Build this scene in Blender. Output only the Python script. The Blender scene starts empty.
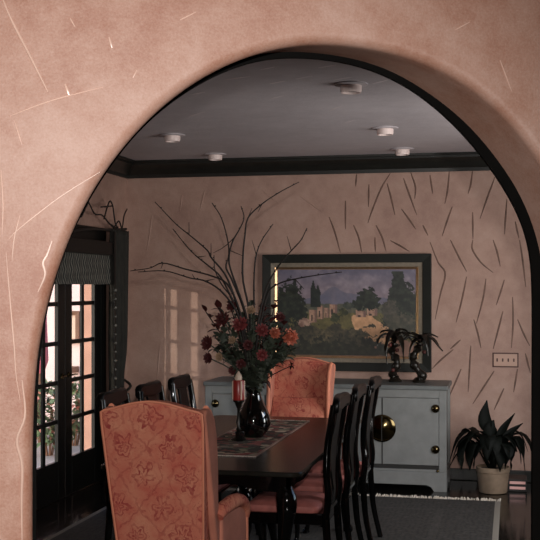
import bpy, bmesh, math, random
from mathutils import Vector, Matrix
random.seed(7)
SC = bpy.context.scene
COL = SC.collection
PI = math.pi

# ------------------------------------------------------------------ camera model
F = 1100.0; TH = math.radians(12.4); CH = 1.647; HV = 287.0
CT, ST = math.cos(TH), math.sin(TH)
def ray(u, v):
    a = (u - 270.0) / F; b = (HV - v) / F
    return Vector((-ST + a * CT, CT + a * ST, b))
CAM = Vector((0, 0, CH))
def atY(u, v, Y):
    r = ray(u, v); return CAM + r * (Y / r.y)
def atX(u, v, X):
    r = ray(u, v); return CAM + r * (X / r.x)
def gx(u, Y):
    r = ray(u, HV); return r.x * Y / r.y

cd = bpy.data.cameras.new('camera'); cam = bpy.data.objects.new('camera', cd); COL.objects.link(cam)
cam.location = CAM; cam.rotation_euler = (PI / 2, 0, TH)
cd.sensor_width = 36; cd.lens = 36 * F / 540.0; cd.shift_y = (HV - 270) / 540.0
cd.clip_start = 0.05; cd.clip_end = 200
SC.camera = cam
vs = SC.view_settings
vs.view_transform = 'Standard'; vs.look = 'None'; vs.exposure = 0.0; vs.gamma = 1.0
try: vs.use_curve_mapping = False
except Exception: pass

# ------------------------------------------------------------------ materials
def lin(c):
    return tuple(((x / 255.0) / 12.92 if x / 255.0 <= 0.04045 else ((x / 255.0 + 0.055) / 1.055) ** 2.4) for x in c)
class NT:
    def __init__(s, name):
        s.m = bpy.data.materials.new(name); s.m.use_nodes = True
        s.t = s.m.node_tree; s.n = s.t.nodes; s.l = s.t.links
        s.b = s.n['Principled BSDF']; s.out = s.n['Material Output']
        s.tc = s.n.new('ShaderNodeTexCoord')
    def inp(s, sock, v):
        if isinstance(v, (int, float)): sock.default_value = v
        elif isinstance(v, tuple): sock.default_value = v if len(v) == len(sock.default_value) else v + (1,)
        else: s.l.new(v, sock)
    def math(s, op, a, b=0.0, c=0.0, clamp=False):
        n = s.n.new('ShaderNodeMath'); n.operation = op; n.use_clamp = clamp
        s.inp(n.inputs[0], a); s.inp(n.inputs[1], b); s.inp(n.inputs[2], c); return n.outputs[0]
    def noise(s, scale, detail=3, rough=0.55, coord=None, out='Fac'):
        n = s.n.new('ShaderNodeTexNoise'); n.inputs['Scale'].default_value = scale
        n.inputs['Detail'].default_value = detail; n.inputs['Roughness'].default_value = rough
        s.l.new(coord or s.tc.outputs['Object'], n.inputs['Vector']); return n.outputs[out]
    def ramp(s, fac, stops):
        n = s.n.new('ShaderNodeValToRGB'); s.l.new(fac, n.inputs[0]); e = n.color_ramp.elements
        while len(e) < len(stops): e.new(0.5)
        for i, (p, c) in enumerate(stops): e[i].position = p; e[i].color = tuple(c) + (1,)
        return n.outputs[0]
    def mix(s, fac, a, b):
        n = s.n.new('ShaderNodeMix'); n.data_type = 'RGBA'
        s.inp(n.inputs[0], fac); s.inp(n.inputs[6], a); s.inp(n.inputs[7], b); return n.outputs[2]
    def bump(s, h, strength, dist=0.01):
        n = s.n.new('ShaderNodeBump'); n.inputs['Strength'].default_value = strength; n.inputs['Distance'].default_value = dist
        s.l.new(h, n.inputs['Height']); s.l.new(n.outputs[0], s.b.inputs['Normal'])
    def sep(s, coord=None):
        n = s.n.new('ShaderNodeSeparateXYZ'); s.l.new(coord or s.tc.outputs['Object'], n.inputs[0]); return n.outputs
def mat(name, c, rough=0.5, metal=0.0, var=0.15, nscale=6.0, bump=0.0, bscale=40.0, bdist=0.004, coat=0.0, spec=None):
    t = NT(name); c = lin(c)
    lo = tuple(x * (1 - var) for x in c); hi = tuple(min(1, x * (1 + var)) for x in c)
    t.inp(t.b.inputs['Base Color'], t.ramp(t.noise(nscale), [(0.3, lo), (0.7, hi)]))
    t.b.inputs['Roughness'].default_value = rough; t.b.inputs['Metallic'].default_value = metal
    if coat: t.b.inputs['Coat Weight'].default_value = coat; t.b.inputs['Coat Roughness'].default_value = 0.05
    if spec is not None: t.b.inputs['Specular IOR Level'].default_value = spec
    if bump: t.bump(t.noise(bscale, 4), bump, bdist)
    return t.m

def plaster(name, c1, c2, c3, rough=0.5, bump=0.5, grain=0.12):
    t = NT(name)
    a = t.noise(1.1, 5, 0.6); b = t.noise(7.0, 5, 0.7); g = t.noise(140.0, 3, 0.7)
    f = t.math('ADD', t.math('MULTIPLY', a, 0.55), t.math('MULTIPLY', b, 0.45))
    f = t.math('ADD', f, t.math('MULTIPLY', t.math('SUBTRACT', g, 0.5), grain))
    t.inp(t.b.inputs['Base Color'], t.ramp(f, [(0.36, lin(c1)), (0.5, lin(c2)), (0.64, lin(c3))]))
    t.b.inputs['Roughness'].default_value = rough
    h = t.math('ADD', t.math('MULTIPLY', t.noise(9, 4, 0.6), 1.0), t.math('MULTIPLY', t.noise(90, 4, 0.7), 0.35))
    t.bump(h, bump, 0.012)
    return t.m

def damask(name, base, light, dark):
    t = NT(name); x, y, z = t.sep()
    hx = t.math('ADD', x, t.math('MULTIPLY', y, 0.85))
    n = t.noise(22, 4, coord=t.tc.outputs['Object']); nn = t.math('MULTIPLY', t.math('SUBTRACT', n, 0.5), 0.55)
    u = t.math('DIVIDE', hx, 0.205); v = t.math('DIVIDE', z, 0.27)
    def cell(du, dv):
        fu = t.math('SUBTRACT', t.math('FRACT', t.math('ADD', u, du)), 0.5)
        fv = t.math('SUBTRACT', t.math('FRACT', t.math('ADD', v, dv)), 0.5)
        d = t.math('SQRT', t.math('ADD', t.math('MULTIPLY', fu, fu), t.math('MULTIPLY', t.math('MULTIPLY', fv, fv), 1.3)))
        ang = t.math('ARCTAN2', fu, fv)
        pet = t.math('MULTIPLY', t.math('COSINE', t.math('MULTIPLY', ang, 6.0)), 0.045)
        return t.math('ADD', d, pet), fu, fv
    d1, fu, fv = cell(0.0, 0.0); d2, _, _ = cell(0.5, 0.5)
    d = t.math('ADD', t.math('MINIMUM', d1, d2), nn)
    ring = t.math('MULTIPLY', t.math('SINE', t.math('MULTIPLY', d, 42.0)), 1.0)
    near = t.math('LESS_THAN', d, 0.31)
    wav = t.math('SUBTRACT', t.math('ABSOLUTE', fu), t.math('ADD', 0.25, t.math('MULTIPLY', t.math('COSINE', t.math('MULTIPLY', fv, 6.283)), 0.2)))
    vine = t.math('MULTIPLY', t.math('LESS_THAN', t.math('ABSOLUTE', t.math('ADD', wav, t.math('MULTIPLY', nn, 0.8))), 0.03), 0.6)
    msk = t.math('MAXIMUM', t.math('MULTIPLY', t.math('GREATER_THAN', ring, 0.15), near), vine)
    msk = t.math('MULTIPLY', msk, t.math('SUBTRACT', t.math('MULTIPLY', t.noise(34, 3), 2.2), 0.45), clamp=True)
    big = t.ramp(t.noise(7.0, 5, 0.7), [(0.35, (0, 0, 0)), (0.65, (1, 1, 1))])
    col = t.mix(big, lin(base), lin(light))
    t.inp(t.b.inputs['Base Color'], t.mix(t.math('MULTIPLY', msk, 0.95), col, lin(dark)))
    t.b.inputs['Roughness'].default_value = 0.75
    t.b.inputs['Specular IOR Level'].default_value = 0.25
    t.bump(t.math('ADD', t.noise(300, 2), msk), 0.25, 0.002)
    return t.m

M = {}
M['plaster'] = plaster('peach_plaster', (164, 112, 90), (184, 141, 122), (198, 161, 145), 0.5, 0.22, 0.3)
M['plaster_back'] = plaster('faux_adobe_plaster', (152, 120, 108), (168, 136, 122), (179, 149, 135), 0.6, 0.4, 0.2)
M['ridge'] = mat('raised_plaster_ridge', (226, 190, 172), 0.25, var=0.08)  # paler than the wall: highlights along the ridges put into the colour
M['glaze'] = mat('dark_glazed_trowel_mark', (104, 78, 66), 0.6, var=0.25, nscale=20)  # raking shade beside the back wall trowel ridges, painted as dark strokes
M['ceil'] = plaster('ceiling_plaster', (172, 165, 168), (182, 175, 178), (192, 185, 188), 0.6, 0.35)
M['ceil_ridge'] = mat('ceiling_ridge', (250, 238, 240), 0.2, var=0.1)  # near white, so the light caught on the ceiling ridges is painted in
M['trim'] = mat('dark_stained_trim', (27, 27, 24), 0.4, var=0.3, nscale=12)
M['casing'] = mat('dark_arch_casing', (10, 9, 8), 0.8, var=0.2, nscale=12, spec=.1)
M['lacquer'] = mat('black_lacquer', (6, 6, 6), 0.08, var=0.2, spec=.5)
M['splat'] = mat('black_carved_splat', (7, 7, 7), 0.32, var=0.2, spec=.18)
M['door'] = mat('black_painted_door', (11, 12, 11), 0.45, var=0.2, spec=.25)
M['tabletop'] = mat('dark_polished_wood', (26, 24, 20), 0.26, var=0.3, nscale=9, spec=.22)
M['fabric'] = damask('coral_damask', (176, 90, 74), (192, 126, 100), (138, 52, 50))
M['fabric_side'] = mat('coral_side_fabric', (172, 108, 88), 0.8, var=0.15, nscale=9, bump=0.3, bscale=300, bdist=0.002)
M['piping'] = mat('coral_piping', (200, 124, 96), 0.7, var=0.1)
M['seat_fabric'] = mat('rose_seat_fabric', (154, 88, 80), 0.7, var=0.2, nscale=20, bump=0.2, bscale=200, bdist=0.002)
M['side_paint'] = mat('grey_green_paint', (120, 121, 119), 0.55, var=0.12, nscale=9, bump=0.15, bscale=60)
M['side_top'] = mat('dark_grey_paint', (96, 99, 98), 0.5, var=0.12, nscale=9)
M['gap'] = mat('shadow_gap_wood', (28, 27, 25), 0.6)
M['brass'] = mat('aged_brass', (84, 72, 48), 0.13, metal=1.0, var=0.35, nscale=14)
M['frame'] = mat('dark_green_black_frame', (28, 29, 26), 0.55, var=0.2, spec=.25)
M['liner'] = mat('grey_linen_liner', (122, 112, 98), 0.7, var=0.15, nscale=40)
M['gold'] = mat('gilt_fillet', (220, 180, 140), 0.42, metal=1.0, var=0.15, nscale=30)
M['white'] = mat('white_enamel', (232, 212, 206), 0.4, var=0.04)
M['dark_lens'] = mat('dark_lamp_lens', (50, 48, 46), 0.2)
M['plate'] = mat('painted_switch_plate', (176, 140, 122), 0.4, var=0.06)
M['plate_edge'] = mat('dark_plate_edge', (70, 36, 28), 0.5)
M['leaf_dark'] = mat('dark_plant_leaf', (11, 14, 11), 0.6, var=0.4, nscale=8, spec=.1)
M['leaf_bq'] = mat('dusty_green_leaf', (58, 64, 52), 0.55, var=0.45, nscale=12)
M['leaf_red'] = mat('burgundy_leaf', (66, 26, 24), 0.5, var=0.4, nscale=12)
M['twig'] = mat('dark_twig_bark', (30, 22, 19), 0.7, var=0.3, nscale=30)
M['bloom_dark'] = mat('dark_red_petal', (78, 32, 32), 0.6, var=0.4, nscale=25)
M['bloom_red'] = mat('red_petal', (112, 46, 46), 0.6, var=0.35, nscale=25)
M['bloom_orange'] = mat('orange_pink_petal', (172, 92, 70), 0.6, var=0.35, nscale=25)
M['bloom_tan'] = mat('cream_tan_petal', (158, 130, 104), 0.6, var=0.3, nscale=25)
M['vase'] = mat('black_glazed_ceramic', (7, 7, 7), 0.07, var=0.2, coat=1.0)
M['wax_red'] = mat('red_candle_wax', (140, 40, 36), 0.35, var=0.15)
M['wax_pale'] = mat('pale_wax', (206, 182, 164), 0.45, var=0.1)
M['bronze'] = mat('dark_bronze', (30, 26, 21), 0.3, metal=0.35, var=0.5, nscale=40)
M['bronze_red'] = mat('reddish_fruit', (84, 36, 32), 0.35, var=0.2)
M['pot'] = mat('weathered_beige_pot', (132, 113, 94), 0.75, var=0.25, nscale=9, bump=0.3, bscale=30)
M['soil'] = mat('dark_soil', (26, 20, 16), 0.9, bump=0.6, bscale=60)
M['curtain'] = mat('dark_olive_drape', (34, 32, 27), 0.85, var=0.3, nscale=14)
M['bead'] = mat('dull_bead', (92, 90, 84), 0.3)
M['tassel'] = mat('cream_tassel', (196, 186, 160), 0.7)
M['iron'] = mat('wrought_iron', (18, 17, 16), 0.5)
M['vent_w'] = mat('pale_pink_vent_slat', (226, 176, 170), 0.4, var=0.06)
M['vent_d'] = mat('dark_vent_body', (26, 22, 20), 0.5)
M['ext_wall'] = mat('pale_pink_stucco', (236, 206, 196), 0.9, var=0.06, nscale=3, bump=0.2, bscale=30)
M['ext_col'] = mat('coral_stucco', (204, 156, 134), 0.9, var=0.12, nscale=4, bump=0.2, bscale=30)
M['ext_wood'] = mat('brown_wood_frame', (110, 74, 52), 0.6, var=0.2)
M['ext_blind'] = mat('cream_blind', (222, 190, 166), 0.7, var=0.06)
M['ext_pink'] = mat('pink_cushion_cloth', (210, 110, 120), 0.8, var=0.12)
M['ext_ground'] = mat('pale_paving', (176, 160, 146), 0.8, var=0.15, nscale=3)
M['ext_leaf'] = mat('garden_leaf', (104, 120, 84), 0.6, var=0.5, nscale=20)
M['ext_flower'] = mat('pink_garden_flower', (226, 150, 130), 0.7, var=0.2)
M['fringe'] = mat('cream_fringe', (214, 204, 190), 0.9, var=0.2, nscale=40)

def floor_mat():
    t = NT('dark_slate_tile')
    br = t.n.new('ShaderNodeTexBrick'); t.l.new(t.tc.outputs['Object'], br.inputs['Vector'])
    br.offset = 0.0; br.inputs['Scale'].default_value = 3.2; br.inputs['Mortar Size'].default_value = 0.03
    br.inputs['Brick Width'].default_value = 1.0; br.inputs['Row Height'].default_value = 1.0
    br.inputs['Color1'].default_value = lin((14, 13, 12)) + (1,); br.inputs['Color2'].default_value = lin((20, 18, 16)) + (1,)
    br.inputs['Mortar'].default_value = lin((36, 34, 30)) + (1,)
    t.inp(t.b.inputs['Base Color'], br.outputs['Color'])
    t.inp(t.b.inputs['Roughness'], t.math('ADD', 0.06, t.math('MULTIPLY', t.noise(5, 3), 0.16)))
    t.b.inputs['Specular IOR Level'].default_value = 0.28
    t.bump(t.math('SUBTRACT', t.math('MULTIPLY', t.noise(3, 4), 0.5), br.outputs['Fac']), 0.25, 0.004)
    return t.m
M['floor'] = floor_mat()

def rug_mat(hx, hy):
    t = NT('charcoal_woven_rug'); x, y, z = t.sep()
    dx = t.math('SUBTRACT', hx, t.math('ABSOLUTE', x)); dy = t.math('SUBTRACT', hy, t.math('ABSOLUTE', y))
    d = t.math('MINIMUM', dx, dy)
    edge = t.math('LESS_THAN', dx, 0.04)
    band = t.math('MULTIPLY', t.math('GREATER_THAN', d, 0.40), t.math('LESS_THAN', d, 0.46))
    n = t.noise(26, 4, 0.7)
    base = t.ramp(n, [(0.35, lin((30, 30, 29))), (0.55, lin((48, 47, 45))), (0.7, lin((74, 72, 69)))])
    w = t.n.new('ShaderNodeTexWave'); w.inputs['Scale'].default_value = 9; w.inputs['Distortion'].default_value = 7; w.inputs['Detail'].default_value = 3
    t.l.new(t.tc.outputs['Object'], w.inputs['Vector'])
    c = t.mix(t.math('MULTIPLY', w.outputs['Fac'], 0.6), base, lin((60, 56, 52)))
    c = t.mix(t.math('MULTIPLY', band, 0.15), c, lin((84, 81, 76)))
    c = t.mix(edge, c, lin((128, 123, 114)))
    t.inp(t.b.inputs['Base Color'], c); t.b.inputs['Roughness'].default_value = 0.95
    t.bump(t.noise(180, 2), 0.4, 0.004)
    return t.m

def runner_mat(hx, hy):
    t = NT('tapestry_runner'); x, y, z = t.sep()
    d = t.math('MINIMUM', t.math('SUBTRACT', hx, t.math('ABSOLUTE', x)), t.math('SUBTRACT', hy, t.math('ABSOLUTE', y)))
    v = t.n.new('ShaderNodeTexVoronoi'); v.inputs['Scale'].default_value = 22; t.l.new(t.tc.outputs['Object'], v.inputs['Vector'])
    r = t.n.new('ShaderNodeSeparateColor'); t.l.new(v.outputs['Color'], r.inputs[0])
    c = t.ramp(r.outputs[0], [(0.2, lin((50, 48, 40))), (0.4, lin((150, 72, 70))), (0.6, lin((86, 98, 74))), (0.75, lin((196, 174, 152))), (0.9, lin((70, 58, 54)))])
    c = t.mix(t.math('LESS_THAN', d, 0.014), c, lin((150, 120, 108)))
    t.inp(t.b.inputs['Base Color'], c); t.b.inputs['Roughness'].default_value = 0.9
    t.bump(t.noise(200, 2), 0.3, 0.002)
    return t.m

def shade_mat():
    t = NT('chevron_woven_shade'); x, y, z = t.sep()
    zz = t.math('PINGPONG', t.math('ADD', z, 0.0), 0.058)
    k = t.math('FRACT', t.math('ADD', t.math('DIVIDE', y, 0.034), t.math('MULTIPLY', zz, 14.0)))
    s = t.math('GREATER_THAN', k, 0.62)
    t.inp(t.b.inputs['Base Color'], t.mix(s, lin((32, 34, 33)), lin((108, 106, 98))))
    t.b.inputs['Roughness'].default_value = 0.8
    return t.m
M['shade'] = shade_mat()

def glass_mat():
    t = NT('window_glass'); tr = t.n.new('ShaderNodeBsdfTransparent'); g = t.n.new('ShaderNodeBsdfGlossy')
    g.inputs['Roughness'].default_value = 0.02; fr = t.n.new('ShaderNodeValue'); fr.outputs[0].default_value = 0.06
    mx = t.n.new('ShaderNodeMixShader'); t.l.new(fr.outputs[0], mx.inputs[0]); t.l.new(tr.outputs[0], mx.inputs[1]); t.l.new(g.outputs[0], mx.inputs[2])
    t.l.new(mx.outputs[0], t.out.inputs[0]); return t.m
M['glass'] = glass_mat()
def paint_mat():
    t = NT('oil_paint'); a = t.n.new('ShaderNodeAttribute'); a.attribute_name = 'paint'
    t.l.new(a.outputs['Color'], t.b.inputs['Base Color']); t.b.inputs['Roughness'].default_value = 0.45
    t.bump(t.noise(120, 3), 0.3, 0.002); return t.m
M['paint'] = paint_mat()

# ------------------------------------------------------------------ mesh builder
class MB:
    def __init__(s): s.v = []; s.f = []; s.mi = []; s.cur = 0
    def add(s, vs, fs):
        o = len(s.v); s.v += [Vector(p) for p in vs]
        for f in fs: s.f.append([i + o for i in f]); s.mi.append(s.cur)
    def box(s, lo, hi):
        x0, y0, z0 = lo; x1, y1, z1 = hi
        s.add([(x0,y0,z0),(x1,y0,z0),(x1,y1,z0),(x0,y1,z0),(x0,y0,z1),(x1,y0,z1),(x1,y1,z1),(x0,y1,z1)],
              [(0,3,2,1),(4,5,6,7),(0,1,5,4),(1,2,6,5),(2,3,7,6),(3,0,4,7)]); return s
    def loft(s, rings, cap=True, closed=False):
        n = len(rings[0]); vs = [p for r in rings for p in r]; fs = []
        R = len(rings)
        for i in range(R if closed else R - 1):
            for j in range(n):
                a = i * n + j; b = i * n + (j + 1) % n; i2 = ((i + 1) % R) * n
                fs.append((a, b, i2 + (j + 1) % n, i2 + j))
        if cap and not closed:
            fs.append(tuple(reversed(range(n)))); fs.append(tuple(range((R - 1) * n, R * n)))
        s.add(vs, fs); return s
    def tube(s, pts, rad, seg=8, flat=None, up=None):
        pts = [Vector(p) for p in pts]; n = len(pts)
        if not isinstance(rad, (list, tuple)): rad = [rad] * n
        rings = []; pn = None
        for i, p in enumerate(pts):
            t = (pts[min(i + 1, n - 1)] - pts[max(i - 1, 0)]).normalized()
            if pn is None:
                ref = Vector(up) if up else (Vector((0, 0, 1)) if abs(t.z) < 0.9 else Vector((1, 0, 0)))
                pn = (ref - t * ref.dot(t)).normalized()
            else:
                q = pn - t * pn.dot(t); pn = q.normalized() if q.length > 1e-6 else pn
            b = t.cross(pn); fl = flat or 1.0
            rings.append([p + pn * (rad[i] * math.sin(2 * PI * k / seg) * fl) + b * (rad[i] * math.cos(2 * PI * k / seg)) for k in range(seg)])
        return s.loft(rings)
    def lathe(s, prof, seg=28, c=(0, 0, 0), cap=True):
        cx, cy, cz = c
        return s.loft([[(cx + r * math.cos(2 * PI * k / seg), cy + r * math.sin(2 * PI * k / seg), cz + z) for k in range(seg)] for r, z in prof], cap)
    def prism(s, poly, fn, d0, d1):
        n = len(poly); vs = [fn(a, b, d0) for a, b in poly] + [fn(a, b, d1) for a, b in poly]
        s.add(vs, [tuple(range(n)), tuple(reversed(range(n, 2 * n)))] + [(i, n + i, n + (i + 1) % n, (i + 1) % n) for i in range(n)]); return s
    def ball(s, c, r, seg=10, rings=6, sc=(1, 1, 1)):
        c = Vector(c); rr = []
        for i in range(1, rings):
            a = PI * i / rings
            rr.append([c + Vector((r * sc[0] * math.sin(a) * math.cos(2*PI*k/seg), r * sc[1] * math.sin(a) * math.sin(2*PI*k/seg), -r * sc[2] * math.cos(a))) for k in range(seg)])
        return s.loft(rr)
    def leaf(s, pts, w, side=None, n=7, fold=0.25, shape=1.0):
        P = spline(pts, n); side0 = side; vs = []; m = len(P)
        for i, p in enumerate(P):
            t = (P[min(i + 1, m - 1)] - P[max(i - 1, 0)]).normalized()
            sd = Vector(side0) if side0 else t.cross(Vector((0, 0, 1)))
            sd = sd - t * sd.dot(t)
            if sd.length < 1e-4: sd = Vector((1, 0, 0)) - t * t.x
            sd.normalize(); up = sd.cross(t); q = i / (m - 1)
            ww = w * max(0.04, math.sin(PI * (q ** (0.75 * shape)))) if 0 < i < m - 1 else w * 0.05
            vs += [p + sd * ww + up * ww * fold, p, p - sd * ww + up * ww * fold]
        fs = []
        for i in range(m - 1):
            a = 3 * i
            fs += [(a, a + 1, a + 4, a + 3), (a + 1, a + 2, a + 5, a + 4)]
        s.add(vs, fs); return s
    def build(s, name, m, parent=None, smooth=True, bevel=0.0, seg=2, world=True, sub=0, auto=40, solid=0.0):
        me = bpy.data.meshes.new(name); off = Vector((0, 0, 0))
        if parent is not None and world:
            p = parent
            while p is not None: off += p.location; p = p.parent
        me.from_pydata([tuple(v - off) for v in s.v], [], s.f)
        ms = m if isinstance(m, (list, tuple)) else [m]
        for x in ms: me.materials.append(x)
        for i, p in enumerate(me.polygons):
            p.material_index = min(s.mi[i], len(ms) - 1); p.use_smooth = smooth
        bm = bmesh.new(); bm.from_mesh(me); bmesh.ops.recalc_face_normals(bm, faces=bm.faces); bm.to_mesh(me); bm.free()
        o = bpy.data.objects.new(name, me); COL.objects.link(o)
        if parent is not None: o.parent = parent
        if solid:
            md = o.modifiers.new('thickness', 'SOLIDIFY'); md.thickness = solid; md.offset = 0
        if bevel:
            md = o.modifiers.new('bevel', 'BEVEL'); md.width = bevel; md.segments = seg; md.limit_method = 'ANGLE'; md.angle_limit = math.radians(35)
            md.harden_normals = False
        if sub:
            md = o.modifiers.new('sub', 'SUBSURF'); md.levels = sub; md.render_levels = sub
        if smooth and auto and not sub:
            try: me.set_sharp_from_angle(angle=math.radians(auto))
            except Exception: pass
        return o
def spline(pts, n):
    P = [Vector(p) for p in pts]
    if len(P) == 2: return [P[0].lerp(P[1], i / (n - 1)) for i in range(n)]
    out = []; k = len(P) - 1
    for i in range(n):
        t = i / (n - 1) * k; j = min(int(t), k - 1); f = t - j
        p0 = P[j - 1] if j > 0 else P[j] * 2 - P[j + 1]; p1 = P[j]; p2 = P[j + 1]
        p3 = P[j + 2] if j + 2 <= k else P[j + 1] * 2 - P[j]
        out.append(0.5 * (p1 * 2 + (p2 - p0) * f + (p0 * 2 - p1 * 5 + p2 * 4 - p3) * f * f + (p1 * 3 - p0 - p2 * 3 + p3) * f ** 3))
    return out
def tag(o, label=None, cat=None, group=None, kind=None):
    if label: o['label'] = label
    if cat: o['category'] = cat
    if group: o['group'] = group
    if kind: o['kind'] = kind
    return o
def thing(name, loc, label, cat, group=None, rz=0.0):
    o = bpy.data.objects.new(name, None); COL.objects.link(o); o.location = loc; o.rotation_euler = (0, 0, rz)
    o.empty_display_size = 0.1
    return tag(o, label, cat, group)
def struct(o): o['kind'] = 'structure'; return o
def dup(root, loc, rz, label=None, group=None):
    r = root.copy(); COL.objects.link(r); r.location = loc; r.rotation_euler = (0, 0, rz)
    if label: r['label'] = label
    if group: r['group'] = group
    for ch in list(root.children):
        c = ch.copy(); COL.objects.link(c); c.parent = r
        for g in list(ch.children):
            d = g.copy(); COL.objects.link(d); d.parent = c
    return r

# ------------------------------------------------------------------ room shell
XL, XR, YB, YF, ZC = -3.43, 1.15, 9.52, -2.0, 2.785
m = MB().box((XL - .2, YF - .2, -.1), (XR + .2, YB + .2, 0)); struct(m.build('floor', M['floor'], smooth=False))

def strokes(mb, fn, lst, w, h, nrm, mi=1):
    """raised trowel ridges: thin flattened tapering tubes lying on a surface"""
    mb.cur = mi
    for pts in lst:
        P = spline([fn(*p) for p in pts], max(6, 4 * len(pts)))
        k = len(P); R = [w * (0.35 + 0.65 * math.sin(PI * min(1, (i + 0.6) / (k - 0.4)))) for i in range(k)]
        mb.tube(P, R, 6, flat=h / w, up=nrm)
    mb.cur = 0
def conv(ox, oy, s, lst): return [[(ox + x * s, oy + y * s) for x, y in p] for p in lst]

m = MB().box((XL - .2, YF - .2, ZC), (XR + .2, YB + .2, ZC + .1))
def onceil(u, v):
    r = ray(u, v); return CAM + r * ((ZC - .001 - CH) / r.z)
strokes(m, onceil, [[(225, 80), (238, 78), (250, 76.5)], [(270, 84), (285, 81)], [(296, 79), (312, 76)], [(333, 80), (352, 77)], [(190, 95), (205, 92)],
                    [(270, 99), (283, 96)], [(188, 117), (204, 112)], [(372, 84), (388, 80)], [(330, 110), (342, 106)], [(345, 123), (355, 120)], [(260, 70), (275, 67)], [(318, 68), (336, 65)]], .010, .0015, (0, 0, 1))
struct(m.build('ceiling', [M['ceil'], M['ceil_ridge']]))

m = MB().box((XL - .2, YB, 0), (XR + .2, YB + .2, ZC))
def onback(u, v): return atY(u, v, YB - .001)
S1 = 110 / 540.0
LA = conv(320, 160, S1, [[(345,65),(300,140),(255,250),(235,310)], [(330,115),(350,190),(368,270)], [(445,60),(468,130),(465,190)], [(410,90),(435,160),(475,270)],
  [(400,240),(440,295),(470,340)], [(240,120),(238,230)], [(45,280),(75,360),(100,455)], [(165,320),(190,380),(205,455)], [(275,320),(305,380),(325,450)],
  [(345,395),(400,425),(440,450)], [(125,200),(125,340)], [(180,70),(175,130)], [(505,320),(530,370)], [(270,380),(272,450)]])
LB = conv(430, 240, S1, [[(0,10),(40,110),(75,165),(50,270),(25,390)], [(100,0),(140,80),(180,155)], [(180,180),(155,300),(128,405)], [(210,0),(208,45),(250,110),(310,160)],
  [(275,190),(260,290),(228,410)], [(365,195),(345,260),(325,320)], [(310,0),(330,60),(345,130)], [(215,390),(235,460),(250,530)], [(358,350),(335,440),(310,535)],
  [(405,280),(408,400),(400,530)], [(430,390),(460,460),(490,520)], [(440,0),(455,100),(470,230)], [(150,490),(100,535)]])
LC = conv(430, 140, 100 / 540.0, [[(105,165),(95,270),(80,345)], [(230,165),(220,240),(205,290)], [(350,200),(310,310),(270,425)], [(120,360),(95,430),(65,520)], [(230,390),(232,535)],
  [(415,320),(408,420),(402,510)], [(0,190),(15,290)], [(460,440),(480,530)]])
LD = conv(430, 330, 0.389, [[(60,50),(30,75),(5,100)], [(105,40),(98,160)], [(80,100),(50,170)], [(165,105),(110,190)], [(190,150),(165,205)], [(225,100),(215,160)], [(245,60),(258,110)]])
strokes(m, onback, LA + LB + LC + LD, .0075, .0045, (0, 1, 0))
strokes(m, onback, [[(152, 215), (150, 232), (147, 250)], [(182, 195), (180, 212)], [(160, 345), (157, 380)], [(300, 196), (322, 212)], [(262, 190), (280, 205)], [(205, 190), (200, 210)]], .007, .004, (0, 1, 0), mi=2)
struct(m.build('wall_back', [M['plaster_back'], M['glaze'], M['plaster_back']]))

DY0, DY1, DZ = 7.27, 8.87, 2.06
m = MB()
m.box((XL - .145, YF, 0), (XL, DY0, ZC)).box((XL - .145, DY1, 0), (XL, YB, ZC)).box((XL - .145, DY0, DZ), (XL, DY1, ZC))
struct(m.build('wall_left', M['plaster_back'], smooth=False))
WY0, WY1, WZ0, WZ1 = 5.9, 7.7, 0.75, 2.2
m = MB()
m.box((XR, YF, 0), (XR + .2, WY0, ZC)).box((XR, WY1, 0), (XR + .2, YB, ZC)).box((XR, WY0, WZ1), (XR + .2, WY1, ZC)).box((XR, WY0, 0), (XR + .2, WY1, WZ0))
struct(m.build('wall_right', M['plaster_back'], smooth=False))
m = MB().box((XL - .2, YF - .2, 0), (XR + .2, YF, ZC)); struct(m.build('wall_front', M['plaster'], smooth=False))
m = MB()
for y in (WY0, (WY0 + WY1) / 2 - .02, WY1 - .04): m.box((XR + .05, y, WZ0), (XR + .1, y + .04, WZ1))
for z in (WZ0, (WZ0 + WZ1) / 2, WZ1 - .04): m.box((XR + .052, WY0, z), (XR + .098, WY1, z + .04))
w1 = struct(m.build('window_1', M['door'], smooth=False))  # added window, out of view, made up to house the fill lamp

# crown moulding (profile swept along back and left walls), baseboards
def crown(name, a, b, inward):
    prof = [(0, .15), (0, 0), (.018, 0), (.022, .03), (.03, .036), (.045, .06), (.075, .095), (.10, .112), (.105, .13), (.125, .132), (.125, .15)]
    a, b, n = Vector(a), Vector(b), Vector(inward)
    m = MB(); m.loft([[p + n * (q[0] - .002) + Vector((0, 0, ZC - .15 + q[1])) for q in prof] for p in (a, b)])
    return struct(m.build(name, M['trim'], auto=25))
crown('trim_1', (XL, YB, 0), (XR, YB, 0), (0, -1, 0))
crown('trim_2', (XL, 3.2, 0), (XL, YB, 0), (1, 0, 0))
for nm, lo, hi in (('baseboard_back', (XL, YB - .02, 0), (XR, YB + .01, .10)), ('baseboard_left', (XL - .01, 3.0, 0), (XL + .018, DY0 - .09, .10)), ('baseboard_right', (XR - .018, 4.5, 0), (XR + .01, YB, .10))):
    struct(MB().box(lo, hi).build(nm, M['trim'], bevel=.006, smooth=False))

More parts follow.
